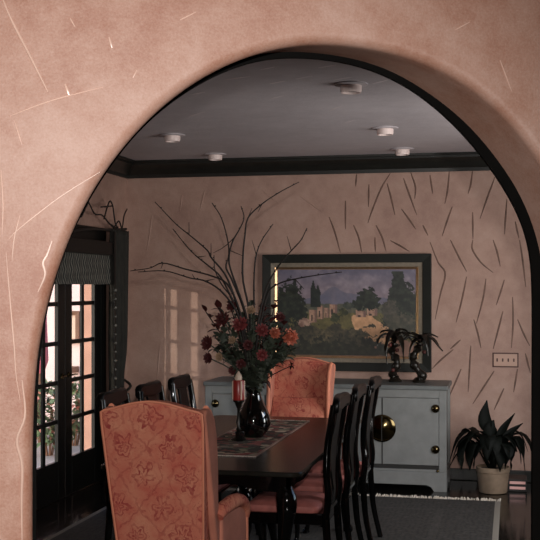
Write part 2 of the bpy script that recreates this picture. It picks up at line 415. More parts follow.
# ------------------------------------------------------------------ arch wall
PHI = math.radians(19.65); AT = Vector((math.cos(PHI), math.sin(PHI), 0)); AN = Vector((-math.sin(PHI), math.cos(PHI), 0))
A0 = Vector((-ST * 3.4, CT * 3.4, 0)); ATH = 0.25
def onplane(u, v, d):
    r = ray(u, v); P0 = A0 + AN * d
    k = (P0 - CAM).dot(AN) / r.dot(AN); p = CAM + r * k
    return Vector(((p - P0).dot(AT), p.z))
def w3(s, z, d): return A0 + AN * d + AT * s + Vector((0, 0, z))
N_ = [(31.5,560),(31.5,540),(31.5,470),(32,430),(33.2,390),(36,355),(41,325),(47,300),(51.5,283),(63.5,250),(75,221),(84,201),(89,194),(100,176),(114.4,154.4),(125.5,141.5),(140,125),(152,113),(168.5,97.5),(187,84.5),(205.5,73.3),(224,62.5),(242,55),(258.5,50.3),(277,45.3),(295.5,42),(314,40.2),(340,41),(358.5,44.5),(377,47.8),(395.5,50.5),(410,54),(423,59),(440,67),(458.5,76.7),(477,88.5),(495.5,103.5),(514,123),(527,139),(540,157),(553,178),(567,206),(579,240),(588,280),(595,330),(600,390),(602,450),(602,540)]
R_ = [(28,560),(28,540),(28,470),(28,430),(30,385),(34,345),(41,310),(51,272),(66,235),(82,200),(100,168),(125,135),(150,108),(187,82),(224,62),(250,53.5),(268,50.5),(295.5,50.3),(314,52),(340,55),(358.5,58),(377,63.5),(395.5,71),(414,82),(432.6,95.5),(458.5,114),(477,132),(497.4,160),(513,179),(524,199),(536,232),(543,258),(546,300),(547,350),(547,450),(547,540)]
I_ = [(36,560),(36,540),(36.5,430),(37,390),(39.5,355),(43.5,325),(48.5,300),(53,283),(65,250),(76.5,221),(86,203),(91,196),(102.4,177.5),(114.8,158),(125.8,144.5),(140,127.8),(157,112),(168.5,103),(187,90),(205.5,79),(224,70.5),(240,63.5),(258.5,58),(277,56),(295.5,56),(314,57.6),(340,60.5),(358.5,64),(377,70),(395.5,79),(414,89.4),(429,100.6),(440,110.5),(458.5,127.6),(477,149),(491,166),(501,182.5),(511.5,197.8),(519,212),(528,231),(531.5,246),(532.8,265),(533,330),(532.5,450),(532,540)]
def curve(px, d, n):
    P = [onplane(u, v, d) for u, v in px]
    P[0].y = 0.0; P[-1].y = 0.0
    # two extra helpers keep the jambs straight
    P = [P[0], P[0].lerp(P[1], .5)] + P[1:-1] + [P[-1].lerp(P[-2], .5), P[-1]]
    Q = spline([(p.x, p.y, 0) for p in P], 900)
    L = [0]
    for a, b in zip(Q, Q[1:]): L.append(L[-1] + (b - a).length)
    out = []; j = 0
    for i in range(n):
        t = L[-1] * i / (n - 1)
        while j < len(L) - 2 and L[j + 1] < t: j += 1
        f = (t - L[j]) / max(1e-9, L[j + 1] - L[j]); out.append(Q[j].lerp(Q[j + 1], f))
    for it in range(14):
        out = [out[0]] + [(a + b * 2 + c) / 4 for a, b, c in zip(out, out[1:], out[2:])] + [out[-1]]
    return [Vector((p.x, max(0, p.y))) for p in out]
def offs(C, r):
    out = []
    for i, p in enumerate(C):
        t = (C[min(i + 1, len(C) - 1)] - C[max(i - 1, 0)]).normalized()
        q = p + Vector((-t.y, t.x)) * r
        if i in (0, len(C) - 1): q.y = 0
        out.append(q)
    return out
NC = 160
CN = curve(N_, 0.0, NC); CR = curve(R_, ATH, NC); CI = curve(I_, ATH, NC)
sL = (XL - .05 - A0.x) / AT.x; sR = (XR + .05 - A0.x) / AT.x
m = MB(); r = .035
loops = []
for k in range(5):
    a = PI / 2 * k / 4
    loops.append([w3(p.x, p.y, r * math.sin(a)) for p in offs(CN, r * (1 - math.sin(a)) if False else r * math.cos(a) * 0 + r * (1 - math.sin(a)))])
# true quarter round: offset r(1-sin a), depth r(1-cos a)
loops = [[w3(p.x, p.y, r * (1 - math.cos(PI/2*k/5))) for p in offs(CN, r * (1 - math.sin(PI/2*k/5)))] for k in range(6)]
n0 = [Vector(p) for p in loops[-1]]
rear = [w3(p.x, p.y, ATH) for p in CR]
for k in range(1, 6):
    f = k / 5; loops.append([a.lerp(b, f) for a, b in zip(n0, rear)])
vs = []; fs = []
for L in loops: vs += L
for i in range(len(loops) - 1):
    for j in range(NC - 1): a = i * NC + j; fs.append((a, a + 1, a + NC + 1, a + NC))
o = len(vs)
for d in (0, ATH): vs += [w3(sL, 0, d), w3(sL, ZC, d), w3(sR, ZC, d), w3(sR, 0, d)]
fs.append([o, o + 1, o + 2, o + 3] + list(reversed(range(NC))))
b = (len(loops) - 1) * NC
fs.append([o + 4, o + 5, o + 6, o + 7] + list(reversed(range(b, b + NC))))
fs += [(o, o + 4, o + 5, o + 1), (o + 1, o + 5, o + 6, o + 2), (o + 2, o + 6, o + 7, o + 3)]
m.add(vs, fs)
def onarch(u, v):
    p = onplane(u, v, 0); return w3(p.x, p.y, -.0005)
strokes(m, onarch, [[(3, 0), (12, 21), (28, 52), (38, 72), (48, 92)], [(22, 380), (25, 415), (17, 440), (22, 465), (21.5, 500), (22, 540)], [(52, 241), (47, 255), (43, 263), (45, 275), (38, 292)],
                    [(109, 37), (112, 48)], [(65, 84), (69, 95)]], .0048, .0034, AN)
strokes(m, onarch, [[(10, 116), (50, 101), (103, 87)], [(100, 172), (60, 197), (20, 228), (8, 240)], [(6, 252), (10, 300), (14, 345), (16, 375), (20, 400)], [(14, 120), (22, 145)], [(1, 170), (3, 205), (2, 235)],
                    [(137, 70), (133, 78)], [(70, 18), (75, 27)], [(20, 215), (14, 240), (12, 262)], [(500, 60), (512, 92)], [(455, 30), (470, 22)], [(180, 20), (196, 12)]], .0026, .002, AN)
struct(m.build('wall_arch', [M['plaster'], M['ridge']], auto=50))
# dark casing around the dining side of the opening
out = offs(CI, .10); m = MB()
rings = [[w3(CI[j].x, CI[j].y, ATH - .001), w3(CI[j].x, CI[j].y, ATH + .014), w3(out[j].x, out[j].y, ATH + .014), w3(out[j].x, out[j].y, ATH - .001)] for j in range(NC)]
m.loft(rings); struct(m.build('trim_3', M['casing'], auto=40))

# ------------------------------------------------------------------ french doors
def leafdoor(nm, y0, y1, hside):
    x0, x1 = XL - .02, XL + .012
    st = .135; cols = [(y0 + st, (y0 + y1) / 2 - .025), ((y0 + y1) / 2 + .025, y1 - st)]
    rows = [.30, .605, .905, 1.21, 1.515, 1.82]; mt = .017
    root = bpy.data.objects.new(nm, None); COL.objects.link(root); root.location = (XL, (y0 + y1) / 2, 0); struct(root)
    f = MB()
    f.box((x0, y0, .003), (x1, y0 + st, 2.03)).box((x0, y1 - st, .003), (x1, y1, 2.03))
    f.box((x0, y0 + st, .003), (x1, y1 - st, rows[0])).box((x0, y0 + st, rows[-1]), (x1, y1 - st, 2.03))
    f.build('door_frame', M['door'], root, bevel=.004, smooth=False)
    g = MB()
    for z in rows[1:-1]: g.box((x0 + .008, y0 + st, z - mt), (x1 - .008, y1 - st, z + mt))
    yc = (y0 + y1) / 2; g.box((x0 + .006, yc - .025, rows[0]), (x1 - .006, yc + .025, rows[-1]))
    g.build('muntin_grid', M['door'], root, bevel=.004, smooth=False)
    for c in cols:
        for a, b in zip(rows, rows[1:]):
            MB().box((XL - .014, c[0] - .004, a + mt - .004), (XL - .009, c[1] + .004, b - mt + .004)).build('glass_pane', M['glass'], root, smooth=False)
    yh = y1 - .06 if hside > 0 else y0 + .06
    h = MB().lathe([(.001, 0), (.022, 0), (.022, .008), (.010, .012), (.009, .035), (.001, .036)], 14)
    for i, v in enumerate(h.v): h.v[i] = Vector((x1 + v.z, yh + v.x, .955 + v.y))
    h.tube([(x1 + .034, yh, .955), (x1 + .036, yh - hside * .05, .957), (x1 + .034, yh - hside * .1, .952)], [.008, .007, .006], 8)
    h.build('door_handle', M['brass'], root)
    return root
YM = 8.076
leafdoor('door_1', 7.31, YM - .002, 1)
leafdoor('door_2', YM + .002, 8.835, -1)
m = MB()
m.box((XL - .03, DY0, 0), (XL + .02, DY0 + .038, DZ)).box((XL - .03, DY1 - .032, 0), (XL + .02, DY1, DZ)).box((XL - .03, DY0, 2.034), (XL + .02, DY1, DZ))
m.box((XL - .0, DY0 - .09, 0), (XL + .022, DY0, DZ + .09)).box((XL, DY1, 0), (XL + .022, DY1 + .07, DZ + .09)).box((XL, DY0, DZ), (XL + .022, DY1, DZ + .09))
struct(m.build('trim_4', M['door'], smooth=False))

m = MB()
m.box((XL - .15, DY0 - .002, 0), (XL - .03, DY0 + .036, DZ)).box((XL - .15, DY1 - .034, 0), (XL - .03, DY1 + .002, DZ)).box((XL - .15, DY0, 2.03), (XL - .03, DY1, DZ))
struct(m.build('trim_5', M['ext_col'], smooth=False))

# window shade over the french doors: a cornice box with a patterned shade
t = thing('window_valance', (XL + .05, 8.05, 1.9), 'dark chevron patterned valance hanging from a black cornice above the french doors', 'valance')
MB().box((XL + .023, 7.2, 1.915), (XL + .12, 8.87, 2.03)).build('cornice', M['door'], t, bevel=.008, smooth=False)
m = MB(); rings = []
for i in range(60):
    y = 7.22 + i / 59 * 1.63
    rings.append([(XL + .085 + .004 * math.sin(i * 1.3), y, 1.914), (XL + .085 + .006 * math.sin(i * 1.3), y, 1.79), (XL + .09 + .006 * math.sin(i * 1.3 + 1), y, 1.67),
                  (XL + .078, y, 1.668), (XL + .072, y, 1.79), (XL + .072, y, 1.914)])
m.loft(rings).build('shade_fabric', M['shade'], t)

# drape
t = thing('curtain', (XL + .09, 9.0, 0), 'dark olive drape tied back between the french doors and the room corner', 'curtain')
m = MB(); rows = []; NZ, NYY = 40, 90
def dw(z): return 1.0 - .26 * math.exp(-((z - .82) / .22) ** 2)
for i in range(NZ):
    z = .03 + (2.14 - .03) * i / (NZ - 1); w = dw(z); row = []
    for j in range(NYY):
        q = j / (NYY - 1)
        y = 8.86 + (9.27 - 8.86) * ((q - .15) * w + .15)
        x = XL + .09 + .028 * math.sin(q * 2 * PI * 7) * (1 - .3 * (1 - w) * 3) + .008 * math.sin(q * 31 + z * 2)
        row.append((x, y, z))
    rows.append(row)
vs = [p for r_ in rows for p in r_]; fs = [(i * NYY + j, i * NYY + j + 1, (i + 1) * NYY + j + 1, (i + 1) * NYY + j) for i in range(NZ - 1) for j in range(NYY - 1)]
m.add(vs, fs); m.build('drape_panel', M['curtain'], t, solid=.006)
m = MB()
m.box((XL + .125, 8.845, .4), (XL + .132, 8.875, 2.12)); m.build('beaded_trim', M['door'], t, smooth=False)
for k in range(17): MB().ball((XL + .136, 8.86, 1.62 - k * .075), .011 if k % 2 else .014, 8, 5).build('bead', M['bead'], t)
m = MB(); m.tube(spline([(XL + .02, 9.27, .85), (XL + .15, 9.2, .78), (XL + .15, 9.0, .74), (XL + .1, 8.9, .76)], 12), .012, 8); m.build('tieback_cord', M['curtain'], t)
m = MB(); p0 = atX(119, 392, XL + .17); p1 = atX(116, 400, XL + .17)
m.tube([p0 + Vector((0, .03, .03)), p0, p1, p1 + Vector((0, -.01, -.02))], [.006, .016, .02, .012], 8); m.build('tassel', M['tassel'], t)
# wrought twig rod above it
def oX(u, v): return atX(u, v, XL + .09)
t = thing('curtain_rod', oX(110, 228), 'black wrought iron twig curtain rod with zigzag branches above the drape', 'curtain rod')
m = MB()
m.tube(spline([oX(66, 232), oX(80, 230), oX(95, 229), oX(112, 230), oX(126, 229)], 14), .012, 8); m.build('rod', M['iron'], t)
m = MB()
for px in ([(84, 193), (90, 205), (95, 214), (102, 215), (108, 222), (114, 228)], [(104, 219), (107, 208), (110, 201), (113, 207), (115, 222), (118, 228)], [(101, 207), (112, 206)],
           [(115, 226), (119, 221), (122, 228), (124, 216), (127, 209)], [(78, 212), (81, 217), (84, 211)], [(84, 211), (88, 203)], [(110, 224), (120, 230), (125, 231)]):
    m.tube(spline([oX(*p) for p in px], 3 * len(px)), .0065, 6)
m.build('twig_finial', M['iron'], t)

# ------------------------------------------------------------------ ceiling downlights
def downlight():
    t = thing('recessed_downlight', (0, 0, 0), 'x', 'downlight', 'white downlights in the dining room ceiling')
    MB().lathe([(.055, 0), (.095, 0), (.095, -.006), (.062, -.010), (.055, -.010)], 28, cap=False).build('flange', M['ceil'], t, world=False)
    MB().lathe([(.05, 0), (.060, -.004), (.060, -.036), (.056, -.05), (.048, -.05), (.046, -.03), (.05, 0)], 28, cap=False).build('trim_ring', M['white'], t, world=False)
    MB().lathe([(.047, -.036), (.03, -.034), (.001, -.032)], 20).build('lens', M['dark_lens'], t, world=False)
    return t
DL = downlight()
spots = [((-.88, 6.12), 'nearest white ceiling downlight, closest to the arch top'), ((-.885, 7.86), 'white ceiling downlight second in the row on the right'),
         ((-.88, 9.08), 'white ceiling downlight tucked by the crown moulding on the right'), ((-2.48, 7.88), 'white ceiling downlight on the left, nearer one of two'), ((-2.48, 9.1), 'white ceiling downlight tucked by the crown moulding on the left')]
for i, (p, lb) in enumerate(spots):
    if i == 0: DL.location = (p[0], p[1], ZC); DL['label'] = lb
    else: dup(DL, (p[0], p[1], ZC), 0, lb)

# ------------------------------------------------------------------ painting
PX0, PX1, PZ0, PZ1 = -2.152, -.672, .917, 1.933
yw = YB - .004
t = thing('framed_painting', ((PX0 + PX1) / 2, yw, PZ0), 'large framed landscape oil painting with adobe houses and cypress trees on the back wall', 'painting')
def fr(x0, x1, z0, z1, w, y0, y1):
    m = MB()
    def ringat(y, a, b): return None
    o = [(x0, z0), (x1, z0), (x1, z1), (x0, z1)]; i = [(x0 + w, z0 + w), (x1 - w, z0 + w), (x1 - w, z1 - w), (x0 + w, z1 - w)]
    rings = [[(o[k][0], y0, o[k][1]), (o[k][0], y1, o[k][1]), (i[k][0], y1 + .012, i[k][1]), (i[k][0], y0, i[k][1])] for k in range(4)]
    m.loft(rings, closed=True); return m
fr(PX0, PX1, PZ0, PZ1, .075, yw, yw - .055).build('outer_frame', M['frame'], t, bevel=.004, smooth=False)
fr(PX0 + .07, PX1 - .07, PZ0 + .07, PZ1 - .07, .046, yw, yw - .034).build('liner', M['liner'], t, smooth=False)
fr(PX0 + .112, PX1 - .112, PZ0 + .112, PZ1 - .112, .018, yw, yw - .036).build('gilt_fillet', M['gold'], t, smooth=False)
cx0, cx1, cz0, cz1 = PX0 + .135, PX1 - .135, PZ0 + .135, PZ1 - .135
GW, GH = 200, 122
rnd = random.Random(3)
def vnoise(x, y, s=0):
    def h(a, b): return (math.sin(a * 127.1 + b * 311.7 + s * 17.3) * 43758.5453) % 1.0
    xi, yi = math.floor(x), math.floor(y); fx, fy = x - xi, y - yi
    fx = fx * fx * (3 - 2 * fx); fy = fy * fy * (3 - 2 * fy)
    return (h(xi, yi) * (1 - fx) + h(xi + 1, yi) * fx) * (1 - fy) + (h(xi, yi + 1) * (1 - fx) + h(xi + 1, yi + 1) * fx) * fy
def fbm(x, y, s=0): return (vnoise(x, y, s) * .55 + vnoise(x * 2.1, y * 2.1, s + 1) * .3 + vnoise(x * 4.3, y * 4.3, s + 2) * .15)
def lerp(a, b, t): return tuple(p + (q - p) * t for p, q in zip(a, b))
def paint(x, y):
    """x 0..1 left to right, y 0..1 top to bottom"""
    n = fbm(x * 14, y * 9); n2 = fbm(x * 40, y * 26, 5); n3 = fbm(x * 70, y * 44, 9)
    c = lerp((96, 92, 110), (140, 122, 128), min(1, y / .42)); c = lerp(c, (164, 150, 156), max(0, n - .5) * 1.6)
    mt = .30 - .10 * math.exp(-((x - .40) / .07) ** 2) + .03 * math.sin(x * 9) + .02 * n
    if y > mt + .0: c = lerp((92, 92, 112), (116, 108, 120), n)
    if y > .385 + .03 * n: c = lerp((70, 74, 66), (98, 92, 74), n2)
    if y > .50:
        c = lerp((74, 70, 46), (108, 98, 62), n2)
    # path
    pc = .62 + .55 * (y - .55) if y > .55 else .62 - .4 * (y - .55)
    pw = .06 + .30 * max(0, y - .5)
    if y > .53 and abs(x - pc) < pw * (0.8 + .5 * n): c = lerp((176, 132, 96), (206, 160, 122), n2)
    if y > .58 + .16 * n and x < .50 + .35 * n2: c = lerp((38, 38, 34), (92, 82, 62), n3 * n * 1.9)
    if y > .70 + .26 * n2: c = lerp((28, 30, 26), (60, 58, 46), n2) if (x < .66 + .25 * n) else lerp((150, 110, 96), (120, 90, 74), n2)
    # adobe houses
    for hx0, hx1, hy0, hy1 in ((.23, .29, .47, .62), (.29, .34, .42, .58), (.34, .38, .44, .56), (.38, .44, .40, .56), (.57, .65, .47, .55), (.65, .73, .45, .54)):
        if hx0 < x < hx1 and hy0 + .01 * n < y < hy1:
            c = lerp((120, 90, 78), (200, 160, 134), n3)
            if (x - hx0) > (hx1 - hx0) * .72: c = lerp(c, (96, 72, 70), .7)
            if abs(((x - hx0) / (hx1 - hx0)) - .35) < .1 and .06 < (y - hy0) < .13: c = (52, 42, 44)
    def blob(cx, cy, rx, ry, dark=(24, 30, 26), lite=(62, 66, 52), e=.35):
        nonlocal c
        d = ((x - cx) / rx) ** 2 + ((y - cy) / ry) ** 2 + (n2 - .5) * e * 3.2 + (n3 - .5) * 1.6
        if d < 1: c = lerp(dark, lite, max(0, n2 - .35) * 1.4)
    blob(.10, .38, .075, .26); blob(.04, .45, .07, .25); blob(.16, .5, .06, .16); blob(.02, .6, .07, .2)
    for cx, top in ((.262, .13), (.296, .18)):
        if top < y < .44 and abs(x - cx) < .014 * (1 + n) * min(1, (y - top) / .12 + .15): c = lerp((18, 24, 24), (40, 46, 40), n2)
    blob(.655, .34, .075, .13); blob(.59, .40, .05, .07); blob(.52, .42, .04, .045, (50, 54, 50), (80, 82, 68)); blob(.70, .38, .05, .09)
    w = .035 + .075 * max(0, (y - 0.03)) * 1.6
    if .02 < y < .66 and abs(x - .875) < w * (.6 + .8 * n2): c = lerp((24, 30, 26), (66, 68, 58), max(0, n2 - .25))
    blob(.95, .42, .08, .24); blob(.82, .5, .06, .16, (60, 58, 52), (92, 84, 72)); blob(.9, .64, .12, .14, (56, 56, 48), (96, 86, 70))
    blob(.42, .56, .04, .05, (44, 48, 34), (84, 84, 56)); blob(.48, .50, .03, .05, (44, 48, 34), (100, 92, 54)); blob(.2, .62, .05, .05, (120, 90, 80), (200, 170, 150), .5)
    k = .93 + .14 * n2
    return lin(tuple(max(0, min(255, q * k)) for q in c))
me = bpy.data.meshes.new('canvas')
yc = yw - .022
base = Vector(t.location)
vs = [Vector((cx0 + (cx1 - cx0) * i / GW, yc, cz1 - (cz1 - cz0) * j / GH)) - base for j in range(GH + 1) for i in range(GW + 1)]
fs = [(j * (GW + 1) + i, (j + 1) * (GW + 1) + i, (j + 1) * (GW + 1) + i + 1, j * (GW + 1) + i + 1) for j in range(GH) for i in range(GW)]
me.from_pydata(vs, [], fs); at_ = me.color_attributes.new('paint', 'FLOAT_COLOR', 'POINT')
vals = []
for j in range(GH + 1):
    for i in range(GW + 1): vals += list(paint(i / GW, j / GH)) + [1.0]
at_.data.foreach_set('color', vals); me.materials.append(M['paint'])
cv = bpy.data.objects.new('canvas', me); COL.objects.link(cv); cv.parent = t
md = cv.modifiers.new('thickness', 'SOLIDIFY'); md.thickness = .01; md.offset = -1

# ------------------------------------------------------------------ light switch plate
p = atY(505.5, 360, YB)
t = thing('light_switch', (p.x, YB - .001, p.z), 'four gang light switch plate on the back wall above the potted plant', 'light switch')
MB().box((p.x - .108, YB - .006, p.z - .062), (p.x + .108, YB - .001, p.z + .062)).build('plate_border', M['plate_edge'], t, bevel=.002, smooth=False)
MB().box((p.x - .097, YB - .009, p.z - .051), (p.x + .097, YB - .005, p.z + .051)).build('cover_plate', M['plate'], t, bevel=.002, smooth=False)
for k in range(4):
    x = p.x - .069 + k * .046
    MB().box((x - .006, YB - .0105, p.z - .014), (x + .006, YB - .008, p.z + .014)).box((x - .004, YB - .02, p.z - .004), (x + .004, YB - .009, p.z + .008)).build('toggle', M['plate_edge'], t, bevel=.001, smooth=False)

# small low box on the floor by the pot
bx0, bx1 = gx(508, 9.06), gx(527, 9.06)
t = thing('storage_box', ((bx0 + bx1) / 2, 9.14, 0), 'low dark box with two pale pink stripes on the floor right of the potted plant', 'box')
MB().box((bx0, 9.06, .001), (bx1, 9.3, .10)).build('box_body', M['vent_d'], t, bevel=.004, smooth=False)
for z in (.032, .074): MB().box((bx0 + .012, 9.054, z - .011), (bx1 - .012, 9.0605, z + .011)).build('stripe', M['vent_w'], t, bevel=.002, smooth=False)

# ------------------------------------------------------------------ sideboard
SX0, SX1, SY0, SY1, SZ = -2.523, -.512, 8.93, 9.49, .852
t = thing('sideboard', ((SX0 + SX1) / 2, (SY0 + SY1) / 2, 0), 'grey painted sideboard with round brass lock plates against the back wall', 'sideboard')
MB().box((SX0 - .012, SY0 - .015, SZ - .035), (SX1 + .012, SY1, SZ)).build('top', M['side_top'], t, bevel=.006, smooth=False)
m = MB()
m.box((SX0 + .02, SY0 + .02, .17), (SX1 - .02, SY1 - .005, SZ - .035))
m.build('carcass', M['side_paint'], t, smooth=False)
m = MB()
for x in (SX0, SX1 - .06): m.box((x, SY0, .155), (x + .06, SY0 + .03, SZ - .035)).box((x, SY1 - .06, .155), (x + .06, SY1 - .004, SZ - .035))
m.box((SX0 + .06, SY0 + .002, SZ - .10), (SX1 - .06, SY0 + .028, SZ - .035)).box((SX0 + .06, SY0 + .002, .155), (SX1 - .06, SY0 + .028, .175))
xm = (SX0 + SX1) / 2; m.box((xm - .03, SY0 + .003, .2), (xm + .03, SY0 + .028, SZ - .10))
m.build('face_frame', M['side_paint'], t, bevel=.003, smooth=False)
for (a, b) in ((SX0 + .063, xm - .033), (xm + .033, SX1 - .063)):
    mid = (a + b) / 2
    for q0, q1 in ((a, mid - .0025), (mid + .0025, b)):
        d = MB().box((q0, SY0 + .004, .208), (q1, SY0 + .024, SZ - .104)).build('door', M['side_paint'], t, bevel=.003, smooth=False)
    MB().box((mid - .0045, SY0 + .0005, .205), (mid + .0045, SY0 + .018, SZ - .106)).build('door_seam', M['gap'], t, smooth=False)
    MB().box((a, SY0 + .003, .178), (b, SY0 + .02, .205)).build('drawer_gap', M['gap'], t, smooth=False)
    pl = MB().lathe([(.001, -.0), (.112, 0), (.112, -.008), (.104, -.014), (.08, -.020), (.04, -.030), (.001, -.034)], 36)
    for i, v in enumerate(pl.v): pl.v[i] = Vector((mid + v.x, SY0 + .001 + v.z, .499 + v.y))
    plate = pl.build('lock_plate', M['brass'], t)
    sm = MB().box((mid - .003, SY0 - .036, .40), (mid + .003, SY0 - .0, .60)); sm.build('plate_split', M['gap'], plate, smooth=False)
for x in (SX1 - .088, SX0 + .088):
    for z in (.668, .339):
        k = MB().lathe([(.001, 0), (.034, 0), (.034, -.006), (.026, -.018), (.012, -.026), (.001, -.028)], 20)
        for i, v in enumerate(k.v): k.v[i] = Vector((x + v.x, SY0 + .001 + v.z, z + v.y))
        k.build('hinge_boss', M['brass'], t)
# plinth with bracket feet
def plinth(y0, y1, m):
    poly = [(SX0, .155), (SX0, 0), (SX0 + .10, 0), (SX0 + .125, .035), (SX0 + .16, .05), (SX1 - .16, .05), (SX1 - .125, .035), (SX1 - .10, 0), (SX1, 0), (SX1, .155)]
    m.prism(poly, lambda a, b, d: (a, d, b), y0, y1)
m = MB(); plinth(SY0, SY0 + .03, m)
m.prism([(SX0, .155), (SX0, 0), (SX1, 0), (SX1, .155)], lambda a, b, d: (a, d, max(b, .02)), SY1 - .03, SY1 - .004)
for x in (SX0, SX1 - .03): m.prism([(SY0 + .03, .155), (SY0 + .03, 0), (SY0 + .12, 0), (SY0 + .16, .05), (SY1 - .12, .05), (SY1 - .1, 0), (SY1 - .03, 0), (SY1 - .03, .155)], lambda a, b, d: (d, a, b), x, x + .03)
m.build('plinth', M['side_paint'], t, smooth=False)
p = atY(440, 470, SY0); k = MB().lathe([(.001, 0), (.012, 0), (.01, -.008), (.001, -.012)], 12)
for i, v in enumerate(k.v): k.v[i] = Vector((p.x - .02 + v.x, SY0 + .001 + v.z, .165 + v.y))
k.build('brass_stud', M['brass'], t)

# ------------------------------------------------------------------ palm figurines
def figurine(u0, vb, trunk, fronds, fruits, label):
    Y = 9.23; b = atY(u0, vb, Y); b.z = SZ
    t = thing('palm_figurine', b, label, 'figurine', 'bronze palm figurines on the sideboard')
    q = lambda u, v, dy=0: atY(u, v, Y + dy)
    MB().lathe([(.001, 0), (.055, 0), (.058, .012), (.045, .025), (.03, .04), (.001, .045)], 20, c=(b.x, b.y, b.z)).build('base', M['bronze'], t)
    m = MB(); P = spline([(b.x, b.y, b.z + .02)] + [q(*p) for p in trunk], 26)
    m.tube(P, [.036 + .009 * math.sin(i * 1.35) - .008 * i / 25 for i in range(26)], 12); m.build('trunk', M['bronze'], t)
    top = P[-1]
    for i, fpx in enumerate(fronds):
        m = MB(); a = [top] + [q(u, v, dy) for u, v, dy in fpx]
        m.leaf(a, .03, n=9, fold=.35); m.tube(spline(a, 8), .0035, 5); m.build('frond', M['bronze'], t, solid=.003)
    for u, v, dy in fruits:
        MB().ball(q(u, v, dy), .017, 10, 6).build('fruit', M['bronze_red'], t)
figurine(395, 387, [(393, 374), (397, 362), (392, 352), (395, 343)],
         [[(388, 334, -.03), (380, 338, -.06), (377, 346, -.08)], [(400, 333, -.03), (408, 336, -.05), (414, 345, -.07)], [(393, 332, -.06), (388, 340, -.12), (386, 356, -.13)], [(398, 336, -.08), (402, 346, -.12), (404, 362, -.12)], [(391, 332, .05), (384, 331, .08), (380, 333, .1)], [(398, 331, .04), (404, 330, .07), (410, 334, .1)], [(390, 340, -.05), (386, 348, -.07), (387, 364, -.07)]],
         [(390, 345, -.07), (393, 370, -.04), (397, 350, -.06)], 'dark bronze palm tree figurine with upright trunk, left one on the sideboard')
figurine(419, 387, [(423, 377), (415, 366), (413, 357), (418, 348), (420, 343)],
         [[(428, 337, -.03), (434, 341, -.05), (438, 346, -.06), (443, 351, -.07)], [(412, 337, -.04), (404, 340, -.06), (399, 346, -.08)], [(422, 335, -.05), (427, 343, -.1), (428, 356, -.11)], [(416, 336, .05), (410, 333, .08), (404, 336, .1)], [(425, 335, .05), (432, 335, .08), (438, 337, .1)], [(417, 340, -.07), (411, 348, -.1), (409, 359, -.1)]],
         [(424, 352, -.04)], 'dark bronze palm tree figurine with curving trunk, right one on the sideboard')

# ------------------------------------------------------------------ potted plant
PY = 9.0; pb = atY(493, 490, PY); px, py = pb.x, PY
t = thing('potted_plant', (px, py, 0), 'dark leafy houseplant in a beige pot on the floor right of the sideboard', 'potted plant')
prof = [(.001, .005), (.108, .005), (.112, .012), (.128, .165), (.134, .17), (.136, .205), (.128, .21), (.124, .2), (.118, .18), (.001, .17)]
MB().lathe(prof, 32, c=(px, py, 0)).build('pot', M['pot'], t)
MB().lathe([(.001, .192), (.06, .194), (.119, .186), (.115, .172), (.001, .172)], 24, c=(px, py, 0)).build('soil', M['soil'], t)
def pl(u, v, dy): return atY(u, v, PY + dy)
LV = [([(489, 434, 0), (484, 418, 0), (487, 400, .0)], .046), ([(497, 445, 0), (502, 430, .0), (515, 413, .0)], .03), ([(500, 448, 0), (508, 434, 0), (523, 423, .02)], .03),
      ([(480, 445, 0), (470, 432, -.02), (458, 440, -.06), (449, 463, -.08)], .042), ([(478, 448, -.02), (467, 440, -.08), (461, 455, -.12), (462, 473, -.13)], .04),
      ([(505, 442, -.02), (516, 438, -.06), (522, 452, -.09), (525, 473, -.09)], .042), ([(505, 440, 0), (520, 434, .0), (530, 446, -.02), (533, 462, -.03)], .042),
      ([(492, 440, 0), (490, 428, 0), (494, 420, .02)], .045), ([(485, 446, 0), (472, 430, .04), (464, 432, .08), (456, 442, .1)], .045),
      ([(490, 450, -.05), (496, 446, -.12), (500, 458, -.16), (500, 472, -.17)], .05), ([(487, 450, -.05), (482, 444, -.12), (476, 454, -.16), (474, 468, -.16)], .05),
      ([(494, 448, -.05), (506, 446, -.12), (510, 456, -.15), (511, 470, -.15)], .05), ([(492, 445, .0), (480, 432, -.05), (470, 436, -.1), (464, 447, -.13)], .045),
      ([(493, 445, 0), (503, 436, -.05), (511, 440, -.1), (517, 452, -.13)], .045), ([(490, 445, -.03), (488, 436, -.1), (487, 446, -.16), (487, 462, -.18)], .055),
      ([(490, 445, .03), (476, 436, .1), (468, 442, .14), (466, 455, .16)], .045), ([(495, 445, .03), (505, 435, .1), (512, 440, .14), (516, 452, .16)], .045), ([(484, 448, 0), (468, 446, 0), (456, 456, .0), (448, 470, 0)], .035),
      ([(483, 448, -.03), (472, 437, -.06), (460, 443, -.08), (453, 458, -.09)], .045), ([(482, 450, -.04), (474, 444, -.1), (470, 456, -.13), (470, 470, -.14)], .045), ([(500, 446, -.03), (512, 440, -.06), (519, 450, -.08), (521, 464, -.08)], .045),
      ([(498, 448, -.04), (506, 444, -.1), (507, 456, -.14), (505, 470, -.15)], .05), ([(492, 448, -.04), (493, 438, -.11), (494, 450, -.16), (493, 466, -.17)], .055), ([(486, 446, .0), (478, 436, .0), (470, 437, .0), (463, 444, 0)], .04), ([(500, 444, .0), (512, 432, .02), (521, 436, .03), (528, 452, .03)], .045)]
for i, (pp, w) in enumerate(LV):
    m = MB(); a = [Vector((px + random.uniform(-.03, .03), py + random.uniform(-.03, .03), .18))] + [pl(*q) for q in pp]
    m.tube(spline(a[:2], 4), .006, 6)
    m.leaf(a[1:], w * 1.2, n=10, fold=.25, side=(1, .3, .2) if i in (0, 1, 2, 7) else None); m.build('leaf', M['leaf_dark'], t, solid=.002)

